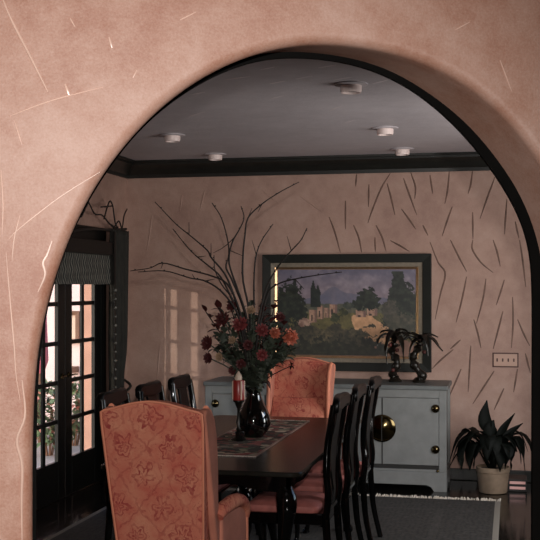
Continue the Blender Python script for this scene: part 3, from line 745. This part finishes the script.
# ------------------------------------------------------------------ rug
RX0, RX1, RY0, RY1 = -2.96, -.085, 4.15, 8.58
hx, hy = (RX1 - RX0) / 2, (RY1 - RY0) / 2
t = thing('area_rug', ((RX0 + RX1) / 2, (RY0 + RY1) / 2, 0), 'charcoal patterned area rug with pale fringe under the dining table', 'rug')
MB().box((RX0, RY0, .001), (RX1, RY1, .012)).build('rug_body', rug_mat(hx, hy), t, bevel=.004, smooth=False)
m = MB()
for side, y in ((1, RY1), (-1, RY0)):
    for i in range(230):
        x = RX0 + .01 + (RX1 - RX0 - .02) * i / 229 + random.uniform(-.004, .004)
        m.tube([(x, y - side * .01, .008), (x + random.uniform(-.01, .01), y + side * .03, .012 + random.random() * .012), (x + random.uniform(-.016, .016), y + side * random.uniform(.05, .075), .006)], [.006, .007, .003], 4)
tag(m.build('fringe', M['fringe'], t), kind='stuff')
RZ = .0125

# ------------------------------------------------------------------ dining table
TX0, TX1, TY0, TY1, TZ = -2.01, -.985, 5.15, 7.38, .76
t = thing('dining_table', ((TX0 + TX1) / 2, (TY0 + TY1) / 2, RZ), 'long black polished dining table with cabriole legs on the charcoal rug', 'dining table')
def rrect(x0, x1, y0, y1, r, n=6):
    out = []
    for cx, cy, a0 in ((x1 - r, y0 + r, -PI / 2), (x1 - r, y1 - r, 0), (x0 + r, y1 - r, PI / 2), (x0 + r, y0 + r, PI)):
        for k in range(n + 1): a = a0 + PI / 2 * k / n; out.append((cx + r * math.cos(a), cy + r * math.sin(a)))
    return out
MB().prism(rrect(TX0, TX1, TY0, TY1, .06), lambda a, b, d: (a, b, d), TZ, TZ - .026).build('tabletop', M['tabletop'], t, bevel=.007, seg=3)
def apron_poly(L, zt, zb, drop):
    pts = [(0, zt)]; n = 40; bot = []
    for i in range(n + 1):
        q = i / n; e = min(q, 1 - q) * L
        z = zb - drop * math.exp(-(e / .10) ** 2) + .012 * math.cos(q * 2 * PI * 3)
        bot.append((q * L, z))
    return [(0, zt)] + bot + [(L, zt)]
ax0, ax1, ay0, ay1 = TX0 + .06, TX1 - .06, TY0 + .06, TY1 - .06
pw = apron_poly(ax1 - ax0, TZ - .026, .672, .035); pl_ = apron_poly(ay1 - ay0, TZ - .026, .672, .035)
MB().prism(pw, lambda a, b, d: (ax0 + a, d, b), ay0, ay0 + .022).build('apron', M['lacquer'], t, bevel=.002, smooth=False)
MB().prism(pw, lambda a, b, d: (ax0 + a, d, b), ay1 - .022, ay1).build('apron', M['lacquer'], t, bevel=.002, smooth=False)
MB().prism(pl_, lambda a, b, d: (d, ay0 + a, b), ax0, ax0 + .022).build('apron', M['lacquer'], t, bevel=.002, smooth=False)
MB().prism(pl_, lambda a, b, d: (d, ay0 + a, b), ax1 - .022, ax1).build('apron', M['lacquer'], t, bevel=.002, smooth=False)
def cab(m, x, y, sx, sy, z0, zt, k=1.0):
    d = .707
    pr = [(0, 1.0, .034), (.0, .93, .036), (.022, .85, .044), (.026, .78, .043), (.012, .66, .034), (-.004, .48, .025), (-.012, .28, .019), (-.006, .14, .017), (.008, .07, .022), (.018, .03, .031), (.016, .0, .026)]
    P = [(x + sx * d * o * k, y + sy * d * o * k, z0 + (zt - z0) * f) for o, f, r in pr]
    P2 = spline(P, 28); R = [Vector((r * k, 0, 0)) for o, f, r in pr]; R2 = [q.x for q in spline(R, 28)]
    m.tube(P2, R2, 10); return m
for sx in (-1, 1):
    for sy in (-1, 1):
        x = (TX0 + .1) if sx < 0 else (TX1 - .1); y = (TY0 + .1) if sy < 0 else (TY1 - .1)
        cab(MB(), x, y, sx, sy, RZ, TZ - .03, 1.12).build('leg', M['lacquer'], t)

# runner
rx, ry = -1.5, 6.36
t = MB(); hxr, hyr = .195, .775
m = MB().box((rx - hxr, ry - hyr, TZ + .0005), (rx + hxr, ry + hyr, TZ + .0045))
rt = thing('table_runner', (rx, ry, TZ), 'multicoloured floral tapestry runner lying along the black dining table', 'table runner')
m.build('runner_cloth', runner_mat(hxr, hyr), rt, smooth=False)
m = MB()
for i in range(60):
    x = rx - hxr + 2 * hxr * i / 59
    for sd in (-1, 1): m.tube([(x, ry + sd * (hyr - .003), TZ + .004), (x + random.uniform(-.004, .004), ry + sd * (hyr + .02), TZ + .003)], [.0025, .0015], 4)
tag(m.build('fringe', M['fringe'], rt), kind='stuff')
RT = TZ + .0048

# ------------------------------------------------------------------ vase, branches, flowers
VY = 6.32; VX = gx(253.5, VY)
prof = [(.001, 0), (.055, 0), (.06, .006), (.078, .025), (.098, .055), (.104, .085), (.098, .12), (.082, .16), (.062, .2), (.046, .235), (.042, .26), (.047, .28), (.056, .292), (.053, .294), (.041, .28), (.036, .258), (.04, .235), (.055, .2), (.09, .12), (.095, .085), (.07, .02), (.001, .015)]
vz = MB().lathe(prof, 40, c=(0, 0, 0)); vase = vz.build('vase', M['vase'], None)
vase.location = (VX, VY, RT); tag(vase, 'black glossy pear shaped vase holding the bouquet on the table runner', 'vase')
mouth = Vector((VX, VY, RT + .27)); foot = Vector((VX, VY, RT + .06))
def fp(u, v, dy=0.0): return atY(u, v, VY + dy)
def neck(a): return [foot + Vector((.02 * math.cos(a + PI), .02 * math.sin(a + PI), 0)), mouth + Vector((.022 * math.cos(a), .022 * math.sin(a), 0))]
BR = [
 ([(248,345,0),(237,305,0),(226,276,0),(211.5,258,0),(207,250,.02),(189,234.6,.02),(176,224,.03),(155,202,.05)], [[(189,234.6,.02),(189,222,.0)],[(211,256,0),(211,243,.02)]], 'long bare branch of the bouquet reaching furthest to the upper left'),
 ([(246,345,.05),(236,310,.08),(222,279,.1),(210,267,.1),(195,255,.1),(184,243,.12),(173,229,.15)], [[(198,257,.1),(206,256,.06)]], 'bare branch of the bouquet just below the longest upper left one'),
 ([(247,348,-.05),(240,312,-.08),(228,285,-.1),(212,276,-.1),(185,269,-.12),(163,263,-.15),(150,268,-.15),(130,271,-.15)], [[(163,263,-.15),(161,269,-.15)]], 'bare branch of the bouquet stretching horizontally left with a kink'),
 ([(245,350,-.1),(238,315,-.12),(222,292,-.14),(205,281,-.15),(190,278,-.16),(165,271,-.18),(138,272,-.2)], [[(195,279,-.16),(192,274,-.16)],[(205,281,-.15),(215,279,-.16)]], 'bare knobbly branch of the bouquet, lowest one pointing left'),
 ([(250,345,0),(244,310,0),(232,280,-.03),(226,267,-.04),(229,254,-.04),(227,237,-.05),(221,217,-.06),(212,203,-.07)], [[(229,250,-.04),(243,256,-.06)]], 'bare curved branch of the bouquet bending up to the left of centre'),
 ([(251,345,.02),(249,310,.03),(243,280,.04),(243,255,.04),(245,235,.04),(248,218,.05),(262,204,.06),(280,192,.08),(299,182,.1)], [[(248,218,.05),(252,208,.03)],[(262,204,.06),(258,212,.03)]], 'tallest bare branch of the bouquet arching to the upper right'),
 ([(250,348,-.04),(246,315,-.05),(236,285,-.06),(229,262,-.05),(232,243,-.05),(239,230,-.05),(244,218,-.06),(241,206,-.06)], [[(236,236,-.05),(224,247,-.05),(213,253,-.05)]], 'bare upright forked branch in the middle of the bouquet'),
 ([(253,345,.04),(254,310,.06),(254,280,.06),(256,256,.07),(262,240,.08),(273,224,.1)], [[(256,254,.07),(252,240,.05)]], 'short bare branch of the bouquet leaning right before the wall'),
 ([(256,345,-.05),(260,312,-.06),(268,284,-.06),(280,264,-.08),(291,251,-.09),(301,240,-.1),(307,228,-.1)], [[(291,250,-.09),(287,236,-.1)]], 'bare branch of the bouquet crossing the top left picture frame corner'),
 ([(256,350,-.1),(261,320,-.12),(268,293,-.14),(278,284,-.15),(295,279,-.16),(318,275,-.17),(342,272,-.18)], [[(295,279,-.16),(304,289,-.17)]], 'thin bare branch of the bouquet arching across the painting'),
 ([(248,348,.1),(242,318,.12),(232,298,.12),(222,285,.12),(215,270,.12),(214,255,.12)], [], 'short bare branch of the bouquet standing left behind the others'),
]
for i, (px_, tw, lb) in enumerate(BR):
    a = random.uniform(0, 6.28)
    P = spline(neck(a) + [fp(*q) for q in px_], 34); L = len(P)
    m = MB(); m.tube(P, [.0088 * (1 - .72 * k / (L - 1)) for k in range(L)], 6)
    for w in tw: m.tube(spline([fp(*q) for q in w], 6), [.003, .0028, .0026, .0022, .0018, .0012], 5)
    for k in range(14, L - 1, 3): m.ball(P[k] + Vector((random.uniform(-.004, .004), 0, .004)), .0052, 6, 4)
    o = m.build('bare_branch', M['twig'], None); tag(o, lb, 'branch', 'bare branches in the bouquet')
    base_ = P[0].copy(); o.data.transform(Matrix.Translation(-base_)); o.location = base_

def bloom_mesh(c, r, facing, rings=4):
    m = MB(); fz = facing.normalized(); ax = fz.orthogonal().normalized(); ay = fz.cross(ax)
    for k in range(rings):
        q = k / (rings - 1); n = 11 - 2 * k; el = 0.12 + 1.15 * q; rr = r * (1 - .45 * q)
        for j in range(n):
            a = 2 * PI * (j + .5 * (k % 2)) / n + random.uniform(-.12, .12); d = ax * math.cos(a) + ay * math.sin(a)
            b0 = c + d * r * .08; tip = c + d * rr * math.cos(el) + fz * rr * math.sin(el)
            mid = b0.lerp(tip, .55) - fz * r * .12 + d * r * .06
            m.leaf([b0, mid, tip], r * .24, side=fz.cross(d), n=4, fold=.3)
    m.ball(c + fz * r * .1, r * .3, 8, 5)
    return m
BL = [
 (222,319,-.08,.052,'bloom_dark','dark red bloom, upper left of the bouquet'), (240,324,-.12,.05,'bloom_red','red bloom at the upper middle of the bouquet'),
 (207,343,-.04,.05,'bloom_dark','dark red bloom at the far left edge of the bouquet'), (208,358,-.06,.038,'bloom_dark','small dark red bloom, lowest on the left edge of the bouquet'),
 (219,357,-.1,.03,'bloom_tan','small cream tan bloom low on the left of the bouquet'), (262,330,-.12,.044,'bloom_red','pinkish red bloom right of the bouquet middle'),
 (275,333,-.08,.038,'bloom_orange','orange pink bloom left of the largest orange bloom'), (290,337,-.06,.055,'bloom_orange','large orange bloom at the right edge of the bouquet'),
 (262,355,-.13,.038,'bloom_red','red bloom low in the middle of the bouquet'), (241,364,-.12,.034,'bloom_dark','dark red bloom low above the candle'),
 (232,371,-.06,.028,'bloom_dark','smallest dark red bloom just above the candle tip'), (232,306,.02,.04,'bloom_dark','dark red bloom near the top of the bouquet below the branches'),
 (251,310,-.03,.032,'bloom_tan','pale tan bloom at the top middle of the bouquet'), (280,317,.0,.036,'bloom_dark','dark red bloom at the upper right of the bouquet'),
 (248,345,-.16,.034,'bloom_dark','dark red bloom in the centre front of the bouquet'), (232,340,-.14,.026,'bloom_tan','small pale bloom in the left centre of the bouquet'),
]
for u, v, dy, r, mk, lb in BL:
    c = fp(u, v, dy); cen = fp(252, 352, .05); fc = ((c - cen).normalized() + Vector((.1, -1.0, .1))).normalized()
    t = thing('flower', foot, lb, 'flower', 'blooms in the bouquet')
    P = spline(neck(random.uniform(0, 6.28)) + [mouth.lerp(c, .5) + Vector((0, 0, .03)), c - fc * r * .2], 14)
    MB().tube(P, [.004] * 14, 6).build('stem', M['leaf_bq'], t)
    bloom_mesh(c, r, fc).build('bloom', M[mk], t)
SP = [(216,303,0,'r'),(206,312,-.03,'r'),(228,298,.05,'r'),(250,300,.08,'g'),(266,305,.06,'r'),(276,302,.04,'r'),(258,318,.0,'g'),(225,333,-.1,'g'),(233,350,-.14,'g'),(252,336,-.16,'g'),(273,345,-.1,'g'),(283,350,-.04,'g'),(218,345,.03,'g'),(245,372,-.13,'g'),(258,372,-.14,'g'),(268,366,-.08,'g'),(229,360,-.02,'g'),(275,325,.06,'g'),(240,312,.05,'g'),(262,345,.05,'g'),(240,340,.06,'g'),(290,352,.0,'g'),(284,325,-.03,'r')]
rs = random.Random(11)
for i in range(26):
    a = rs.uniform(0, 6.28); q = math.sqrt(rs.random())
    SP.append((250 + 42 * q * math.cos(a), 338 + 34 * q * math.sin(a), rs.uniform(-.1, .08), 'g' if rs.random() < .72 else 'r'))
for u, v, dy, k in SP:
    c = fp(u, v, dy); t = thing('leafy_sprig', foot, 'dark burgundy leafy sprig among the blooms of the bouquet' if k == 'r' else 'dusty green leafy sprig among the blooms of the bouquet', 'foliage', 'burgundy sprigs in the bouquet' if k == 'r' else 'green sprigs in the bouquet')
    P = spline(neck(random.uniform(0, 6.28)) + [mouth.lerp(c, .55) + Vector((0, 0, .02)), c], 16)
    MB().tube(P, [.0035] * 16, 6).build('stem', M['leaf_bq'] if k == 'g' else M['twig'], t)
    m = MB()
    for i in range(24):
        q = P[6 + int(i * 9 / 23)]; d = Vector((random.gauss(0, 1), random.gauss(-.2, 1), random.gauss(.25, .8))).normalized()
        ln = random.uniform(.04, .08); m.leaf([q, q + d * ln * .5 + Vector((0, 0, .006)), q + d * ln], ln * .3, n=5, fold=.25)
    m.build('leaves', M['leaf_red'] if k == 'r' else M['leaf_bq'], t)
# trailing leaf over the vase lip + bud in front of the far chair
t = thing('leafy_sprig', foot, 'small dark trailing sprig with one dark bud right of the bouquet before the far chair', 'foliage', None)
P = spline(neck(.3) + [fp(265, 380, -.05), fp(278, 372, -.06), fp(291, 366, -.06)], 14); MB().tube(P, [.003] * 14, 6).build('stem', M['twig'], t)
m = MB(); c = fp(291.5, 365.5, -.06)
for k in range(7):
    a = k * .9; d = Vector((math.cos(a), -.3, math.sin(a))); m.leaf([c, c + d * .012, c + d * .026], .009, n=4)
m.build('bud', M['leaf_dark'], t)
t = thing('leafy_sprig', foot, 'dark red leaf drooping over the right lip of the black vase', 'foliage', None)
P = spline(neck(-.2) + [fp(265, 382, -.03), fp(270, 388, -.04)], 10); MB().tube(P, [.003] * 10, 6).build('stem', M['twig'], t)
m = MB(); m.leaf([fp(262, 381, -.04), fp(268, 383, -.05), fp(271, 392, -.05)], .022, n=7); m.build('leaf', M['leaf_red'], t)

# candle on a candlestick
cy = 6.16; cx = gx(238.5, cy)
t = thing('candlestick', (cx, cy, RT), 'dark turned candlestick on the runner left of the black vase', 'candlestick')
zt = atY(237, 400, cy).z - RT
MB().lathe([(.001, 0), (.045, 0), (.046, .006), (.03, .014), (.012, .024), (.009, .05), (.016, .062), (.009, .075), (.008, zt - .05), (.016, zt - .035), (.022, zt - .015), (.034, zt - .006), (.034, zt), (.001, zt)], 24, c=(cx, cy, RT)).build('stick', M['bronze'], t)
zc = RT + zt; z2 = atY(237, 380, cy).z
t = thing('candle', (cx, cy, zc), 'red and cream striped pillar candle with pale tip beside the black vase', 'candle')
MB().lathe([(.001, .001), (.034, .001), (.036, .008), (.036, z2 - zc - .006), (.032, z2 - zc), (.001, z2 - zc)], 24, c=(cx, cy, zc)).build('wax', M['wax_red'], t)
m = MB()
for a in (-.45, .35, .75): 
    aa = -PI / 2 + a * 2.0; m.tube([(cx + .035 * math.cos(aa), cy + .035 * math.sin(aa), zc + .006), (cx + .035 * math.cos(aa), cy + .035 * math.sin(aa), z2 - .004)], .005, 6)
m.build('stripe', M['wax_pale'], t)
MB().lathe([(.001, 0), (.02, 0), (.022, .015), (.014, .035), (.004, .05), (.001, .052)], 14, c=(cx, cy, z2)).build('tip', M['wax_pale'], t)
# little glass votives near the vase foot
for (u, v, lb) in ((240, 441, 'small black glass votive cup on the runner left of the vase foot'), ):
    r_ = ray(u, v); p = CAM + r_ * ((RT - CH) / r_.z)
    o = MB().lathe([(.001, 0), (.022, 0), (.026, .01), (.03, .055), (.027, .055), (.023, .012), (.001, .01)], 20).build('votive_cup', M['vase'], None); o.location = (p.x, p.y, RT)
    tag(o, lb, 'votive')

# ------------------------------------------------------------------ queen anne side chairs (local: faces +Y)
def side_chair():
    t = thing('side_chair', (0, 0, 0), 'x', 'dining chair')
    lac = M['lacquer']
    def yb(z): # back profile
        P = [(.44, -.225), (.55, -.238), (.66, -.228), (.78, -.232), (.90, -.252), (1.0, -.268), (1.07, -.275)]
        for (a, p), (b, q) in zip(P, P[1:]):
            if z <= b: f = (z - a) / (b - a); f = f * f * (3 - 2 * f) if False else f; return p + (q - p) * f
        return P[-1][1]
    # seat
    poly = [(-.185, -.228), (.185, -.228), (.225, .19), (.20, .225), (-.20, .225), (-.225, .19)]
    MB().prism(poly, lambda a, b, d: (a, b, d), .395, .455).build('seat_frame', lac, t, world=False, bevel=.008, smooth=False)
    m = MB(); rings = []
    for z, k in ((.455, .92), (.47, .95), (.487, .93), (.502, .82), (.512, .6), (.515, .3)):
        rings.append([(p[0] * k, p[1] * k, z) for p in rrect(-.205, .205, -.2, .215, .05, 4)])
    m.loft(rings).build('seat', M['seat_fabric'], t, world=False)
    for s in (-1, 1):
        P = spline([(s * .185, -.225, .43), (s * .18, yb(.55), .55), (s * .172, yb(.66), .66), (s * .188, yb(.8), .8), (s * .195, yb(.92), .92), (s * .187, yb(1.02), 1.02)], 22)
        MB().tube(P, [.02] * 22, 10, flat=1.15).build('stile', lac, t, world=False)
        P = spline([(s * .185, -.224, .46), (s * .186, -.23, .36), (s * .19, -.245, .2), (s * .198, -.285, .02), (s * .2, -.292, 0)], 14)
        MB().tube(P, [.021, .021, .021, .02, .02, .019, .018, .018, .017, .017, .017, .018, .019, .02], 8).build('leg', lac, t, world=False)
        cab(MB(), s * .195, .195, s, 1, 0, .40, .82).build('leg', lac, t, world=False)
    # crest
    cr = [(-.16, .985), (0, .978), (.16, .985), (.198, .975), (.207, 1.0), (.202, 1.035), (.185, 1.052), (.15, 1.06), (.08, 1.058), (0, 1.064), (-.08, 1.058), (-.15, 1.06), (-.185, 1.052), (-.202, 1.035), (-.207, 1.0), (-.198, .975)]
    MB().prism(cr, lambda a, b, d: (a, yb(b) + d - .02 * (a / .2) ** 2 + .008, b), -.019, .019).build('crest_rail', M['splat'], t, world=False, bevel=.012, seg=3)
    # vase splat
    prof = [(.455, .05), (.49, .055), (.52, .04), (.56, .032), (.62, .05), (.68, .078), (.74, .10), (.80, .105), (.86, .095), (.91, .08), (.95, .078), (.99, .09), (1.03, .095)]
    m = MB(); rings = []
    for z, w in prof: rings.append([(-w, yb(z) - .007, z), (w, yb(z) - .007, z), (w, yb(z) + .007, z), (-w, yb(z) + .007, z)])
    m.loft(rings).build('back_splat', M['splat'], t, world=False, bevel=.003, auto=60)
    P = [(-.18, yb(.47), .468), (.18, yb(.47), .468)]
    MB().box((-.175, -.238, .452), (.175, -.212, .482)).build('shoe_rail', lac, t, world=False, bevel=.004, smooth=False)
    return t
SCH = side_chair()
g = 'black side chairs around the dining table'
rows = [((-1.17, 5.83), PI / 2, 'black lacquer side chair on the right of the table, nearest the arch'), ((-1.155, 6.42), PI / 2, 'black lacquer side chair on the right of the table, middle of the row'),
        ((-1.13, 6.985), PI / 2, 'black lacquer side chair on the right of the table, nearest the sideboard'),
        ((-1.90, 5.82), -PI / 2, 'black lacquer side chair on the left of the table, beside the near armchair'), ((-1.86, 6.33), -PI / 2, 'black lacquer side chair on the left of the table, middle of the row'),
        ((-1.83, 6.86), -PI / 2, 'black lacquer side chair on the left of the table, farthest from the arch')]
for i, (p, rz, lb) in enumerate(rows):
    if i == 0: SCH.location = (p[0], p[1], RZ); SCH.rotation_euler = (0, 0, rz); SCH['label'] = lb; SCH['group'] = g
    else: dup(SCH, (p[0], p[1], RZ), rz, lb, g)

# ------------------------------------------------------------------ wing chairs (local: faces +Y, back rear at y=0)
def wing_chair(label, loc, rz, cushion, zt=1.115):
    t = thing('wing_chair', loc, label, 'armchair', 'coral wing chairs at the table ends', rz)
    LEAN = .17
    def sh(y, z): return y + LEAN * (1 - (z - .3) / (zt - .3))
    # back panel
    rt_ = [(.186, .30), (.192, .42), (.206, .65), (.22, .9), (.227, 1.04), (.226, zt - .02)]
    poly = list(rt_)
    for k in range(0, 11):
        q = 1 - 2 * k / 10; poly.append((.212 * q, zt - .012 + .042 * math.cos(q * PI / 2) ** 1.3))
    poly += [(-a, b) for a, b in reversed(rt_)]
    m = MB(); m.prism(poly, lambda a, b, d: (a, sh(d, b), b), 0.0, .10)
    m.build('backrest', M['fabric'], t, world=False, bevel=.012, seg=3)
    P = [(a, sh(.004, b), b) for a, b in poly]
    MB().tube(P, .006, 6).build('piping', M['piping'], t, world=False)
    for s in (-1, 1):
        wp = [(.03, zt - .03), (.06, zt - .006), (.10, zt - .004), (.15, zt - .025), (.195, zt - .065), (.222, zt - .13), (.235, zt - .22), (.238, .80), (.235, .68), (.25, .60), (.27, .5), (.2, .5), (.17, .6)]
        wp = [(sh(y, z) if y < .05 else y + .25 * LEAN * (1 - (z - .3) / (zt - .3)), z) for y, z in wp]
        m = MB(); m.prism(wp, lambda a, b, d: (d, a, b), s * .196, s * .234); w = m.build('wing', M['fabric_side'], t, world=False, bevel=.012, seg=3)
        MB().tube([(s * .216, y + .004, z) for y, z in wp[2:10]], .013, 8).build('wing_edge', M['piping'], t, world=False)
        ap = [(.27, .26), (.27, .64), (.32, .645), (.40, .655), (.5, .64), (.56, .60), (.575, .5), (.575, .26)]
        m = MB(); m.prism(ap, lambda a, b, d: (d - s * .13 * (.575 - a), a, b), s * .236, s * .286); m.build('arm', M['fabric_side'], t, world=False, bevel=.012, seg=3)
        P = spline([(s * .228, .25, .612), (s * .234, .28, .632), (s * .247, .35, .645), (s * .26, .42, .652), (s * .268, .50, .64), (s * .27, .565, .60), (s * .268, .588, .545)], 18)
        MB().tube(P, [.03, .032, .034, .036, .037, .038, .039, .04, .04, .04, .04, .039, .038, .037, .036, .034, .03, .024], 12, flat=.8).build('arm_roll', M['fabric'], t, world=False)
        MB().tube([(s * .28, .578, .57), (s * .28, .58, .4), (s * .28, .58, .265)], .011, 8).build('piping', M['piping'], t, world=False)
        cab(MB(), s * .225, .53, s, 1, 0, .27, .9).build('leg', M['lacquer'], t, world=False)
        MB().tube(spline([(s * .17, .2, .28), (s * .17, .15, .14), (s * .175, .09, 0)], 8), [.026, .024, .022, .02, .019, .018, .018, .019], 8).build('leg', M['lacquer'], t, world=False)
    MB().box((-.2, .17, .25), (.2, .565, .38)).build('seat_base', M['fabric_side'], t, world=False, bevel=.012, smooth=True)
    m = MB(); rings = []
    for z, k in ((.38, .96), (.395, 1.0), (.45, 1.0), (.475, .96), (.49, .8), (.495, .4)):
        rings.append([(p[0] * k, .41 + (p[1] - .41) * k, z) for p in rrect(-.195, .195, .23, .585, .05, 4)])
    m.loft(rings).build('seat_cushion', M['fabric'], t, world=False)
    if cushion:
        m = MB(); rings = []
        for q in range(9):
            a = q / 8; k = .2 + .8 * math.sin(PI * (.12 + .88 * min(a, 1 - a) * 2) / 2) ; z = .50 + .34 * a
            th = .02 + .05 * math.sin(PI * a)
            rings.append([(x, .30 - .12 * a + y, z) for x, y in [(-.2, 0), (-.19, th * .7), (-.1, th), (.1, th), (.19, th * .7), (.2, 0), (.19, -th * .3), (-.19, -th * .3)]])
        m.loft(rings).build('lumbar_cushion', M['fabric'], t, world=False)
    return t
wing_chair('coral damask wing chair with its back to the arch at the near table end', (-1.507, 4.475, RZ), 0, False)
wing_chair('coral damask wing chair facing the arch at the far table end', (-1.49, 7.955, RZ), PI, True, 1.085)

# ------------------------------------------------------------------ exterior seen through the doors
struct(MB().box((-14, -4, -.12), (XL - .2, 18, -.04)).build('floor_patio', M['ext_ground'], smooth=False))
EY = 12.6
def ex(u, v, Y=EY): return atY(u, v, Y)
m = MB().box((-14, EY, -.1), (XL - .25, EY + .2, 4.5)); struct(m.build('wall_outside', M['ext_wall'], smooth=False))
a, b = ex(70, 311), ex(81, 343); 
t = thing('outside_window', (a.x, EY, b.z), 'brown framed window with cream blind on the pale house wall outside', 'window')
fr(a.x - .05, b.x, b.z, a.z, .05, EY - .001, EY - .07).build('window_frame', M['ext_wood'], t, smooth=False)
MB().box((a.x, EY - .03, b.z + .05), (b.x - .05, EY - .001, a.z - .05)).build('blind', M['ext_blind'], t, smooth=False)
a, b = ex(71, 366), ex(79, 372)
o = MB().box((a.x, EY - .25, b.z), (b.x, EY - .001, a.z)).build('wall_shelf', M['ext_wood'], None, bevel=.006, smooth=False); tag(o, 'brown wooden shelf on the pale wall outside, below the framed window', 'shelf')
# pink garden cushion / umbrella cloth seen at the far left pane
p = ex(40, 385, 11.0)
t = thing('patio_umbrella', (p.x, 11.0, -.04), 'folded pink patio umbrella outside the left door leaf', 'umbrella')
MB().lathe([(.02, .0), (.025, .03), (.025, 2.3), (.001, 2.32)], 12, c=(p.x, 11.0, -.04)).build('pole', M['ext_wood'], t)
MB().lathe([(.02, 2.25), (.05, 1.9), (.075, 1.3), (.09, .9), (.05, .78), (.03, .76)], 18, c=(p.x, 11.0, -.04)).build('canopy', M['ext_pink'], t)
def shrub(u0, Y, w, h, lb):
    x = gx(u0, Y); t = thing('garden_shrub', (x, Y, -.04), lb, 'shrub', 'flowering shrubs on the patio')
    m = MB(); fl = MB(); st = MB()
    for i in range(420):
        d = Vector((random.gauss(0, 1), random.gauss(0, 1), random.gauss(0, 1))).normalized() * random.uniform(.6, 1)
        c = Vector((x + d.x * w, Y + d.y * w, -.04 + h * .55 + d.z * h * .45)); e = Vector((random.gauss(0, 1), random.gauss(0, 1), random.gauss(.3, 1))).normalized()
        (m if i % 8 else fl).leaf([c, c + e * .04, c + e * .085], .026 if i % 8 else .035, n=4)
    for k in range(7):
        a = k * .9; st.tube([(x + .03 * math.cos(a), Y + .03 * math.sin(a), -.04), (x + w * .6 * math.cos(a), Y + w * .6 * math.sin(a), h * .6)], .012, 5)
    m.build('foliage', M['ext_leaf'], t); fl.build('blossoms', M['ext_flower'], t); st.build('stem', M['ext_wood'], t)
shrub(49, 10.3, .22, .72, 'green flowering shrub outside the left door leaf')
shrub(74.5, 11.0, .22, .70, 'green flowering shrub outside the right door leaf')

# ------------------------------------------------------------------ light
w = bpy.data.worlds.new('sky'); SC.world = w; w.use_nodes = True
nt = w.node_tree; bg = nt.nodes['Background']; sk = nt.nodes.new('ShaderNodeTexSky')
try:
    sk.sky_type = 'NISHITA'; sk.sun_disc = False; sk.sun_elevation = math.radians(35); sk.sun_rotation = math.radians(200)
except Exception: pass
nt.links.new(sk.outputs[0], bg.inputs[0]); bg.inputs[1].default_value = 0.4
def area(name, loc, target, sx, sy, power, col, shape='RECTANGLE'):
    l = bpy.data.lights.new(name, 'AREA'); l.shape = shape; l.size = sx
    if shape == 'RECTANGLE': l.size_y = sy
    l.energy = power; l.color = col
    o = bpy.data.objects.new(name, l); COL.objects.link(o); o.location = loc
    o.rotation_euler = (Vector(target) - Vector(loc)).to_track_quat('-Z', 'Y').to_euler(); return o
def spot(name, loc, target, power, ang, blend, col):
    l = bpy.data.lights.new(name, 'SPOT'); l.energy = power; l.color = col; l.spot_size = math.radians(ang); l.spot_blend = blend; l.shadow_soft_size = .03
    o = bpy.data.objects.new(name, l); COL.objects.link(o); o.location = loc
    o.rotation_euler = (Vector(target) - Vector(loc)).to_track_quat('-Z', 'Y').to_euler(); return o
spot('camera_flash', (.05, .02, CH + .2), (-1.6, 4, 1.35), 490, 78, 1.0, (1, .95, .91))
wl = area('window_daylight', (XR + .12, (WY0 + WY1) / 2, (WZ0 + WZ1) / 2), (XR - 1.0, (WY0 + WY1) / 2 + 1.25, 1.62), WY1 - WY0, WZ1 - WZ0, 64, (1, .97, .94))  # added fill lamp out of view, brightens the dining room from the right
wl.data.spread = math.radians(168)
s = bpy.data.lights.new('sun', 'SUN'); s.energy = 1.3; s.color = (1, .88, .72); s.angle = math.radians(.6)
so = bpy.data.objects.new('sun', s); COL.objects.link(so)
so.rotation_euler = Vector((.36, .95, -.045)).to_track_quat('-Z', 'Y').to_euler()
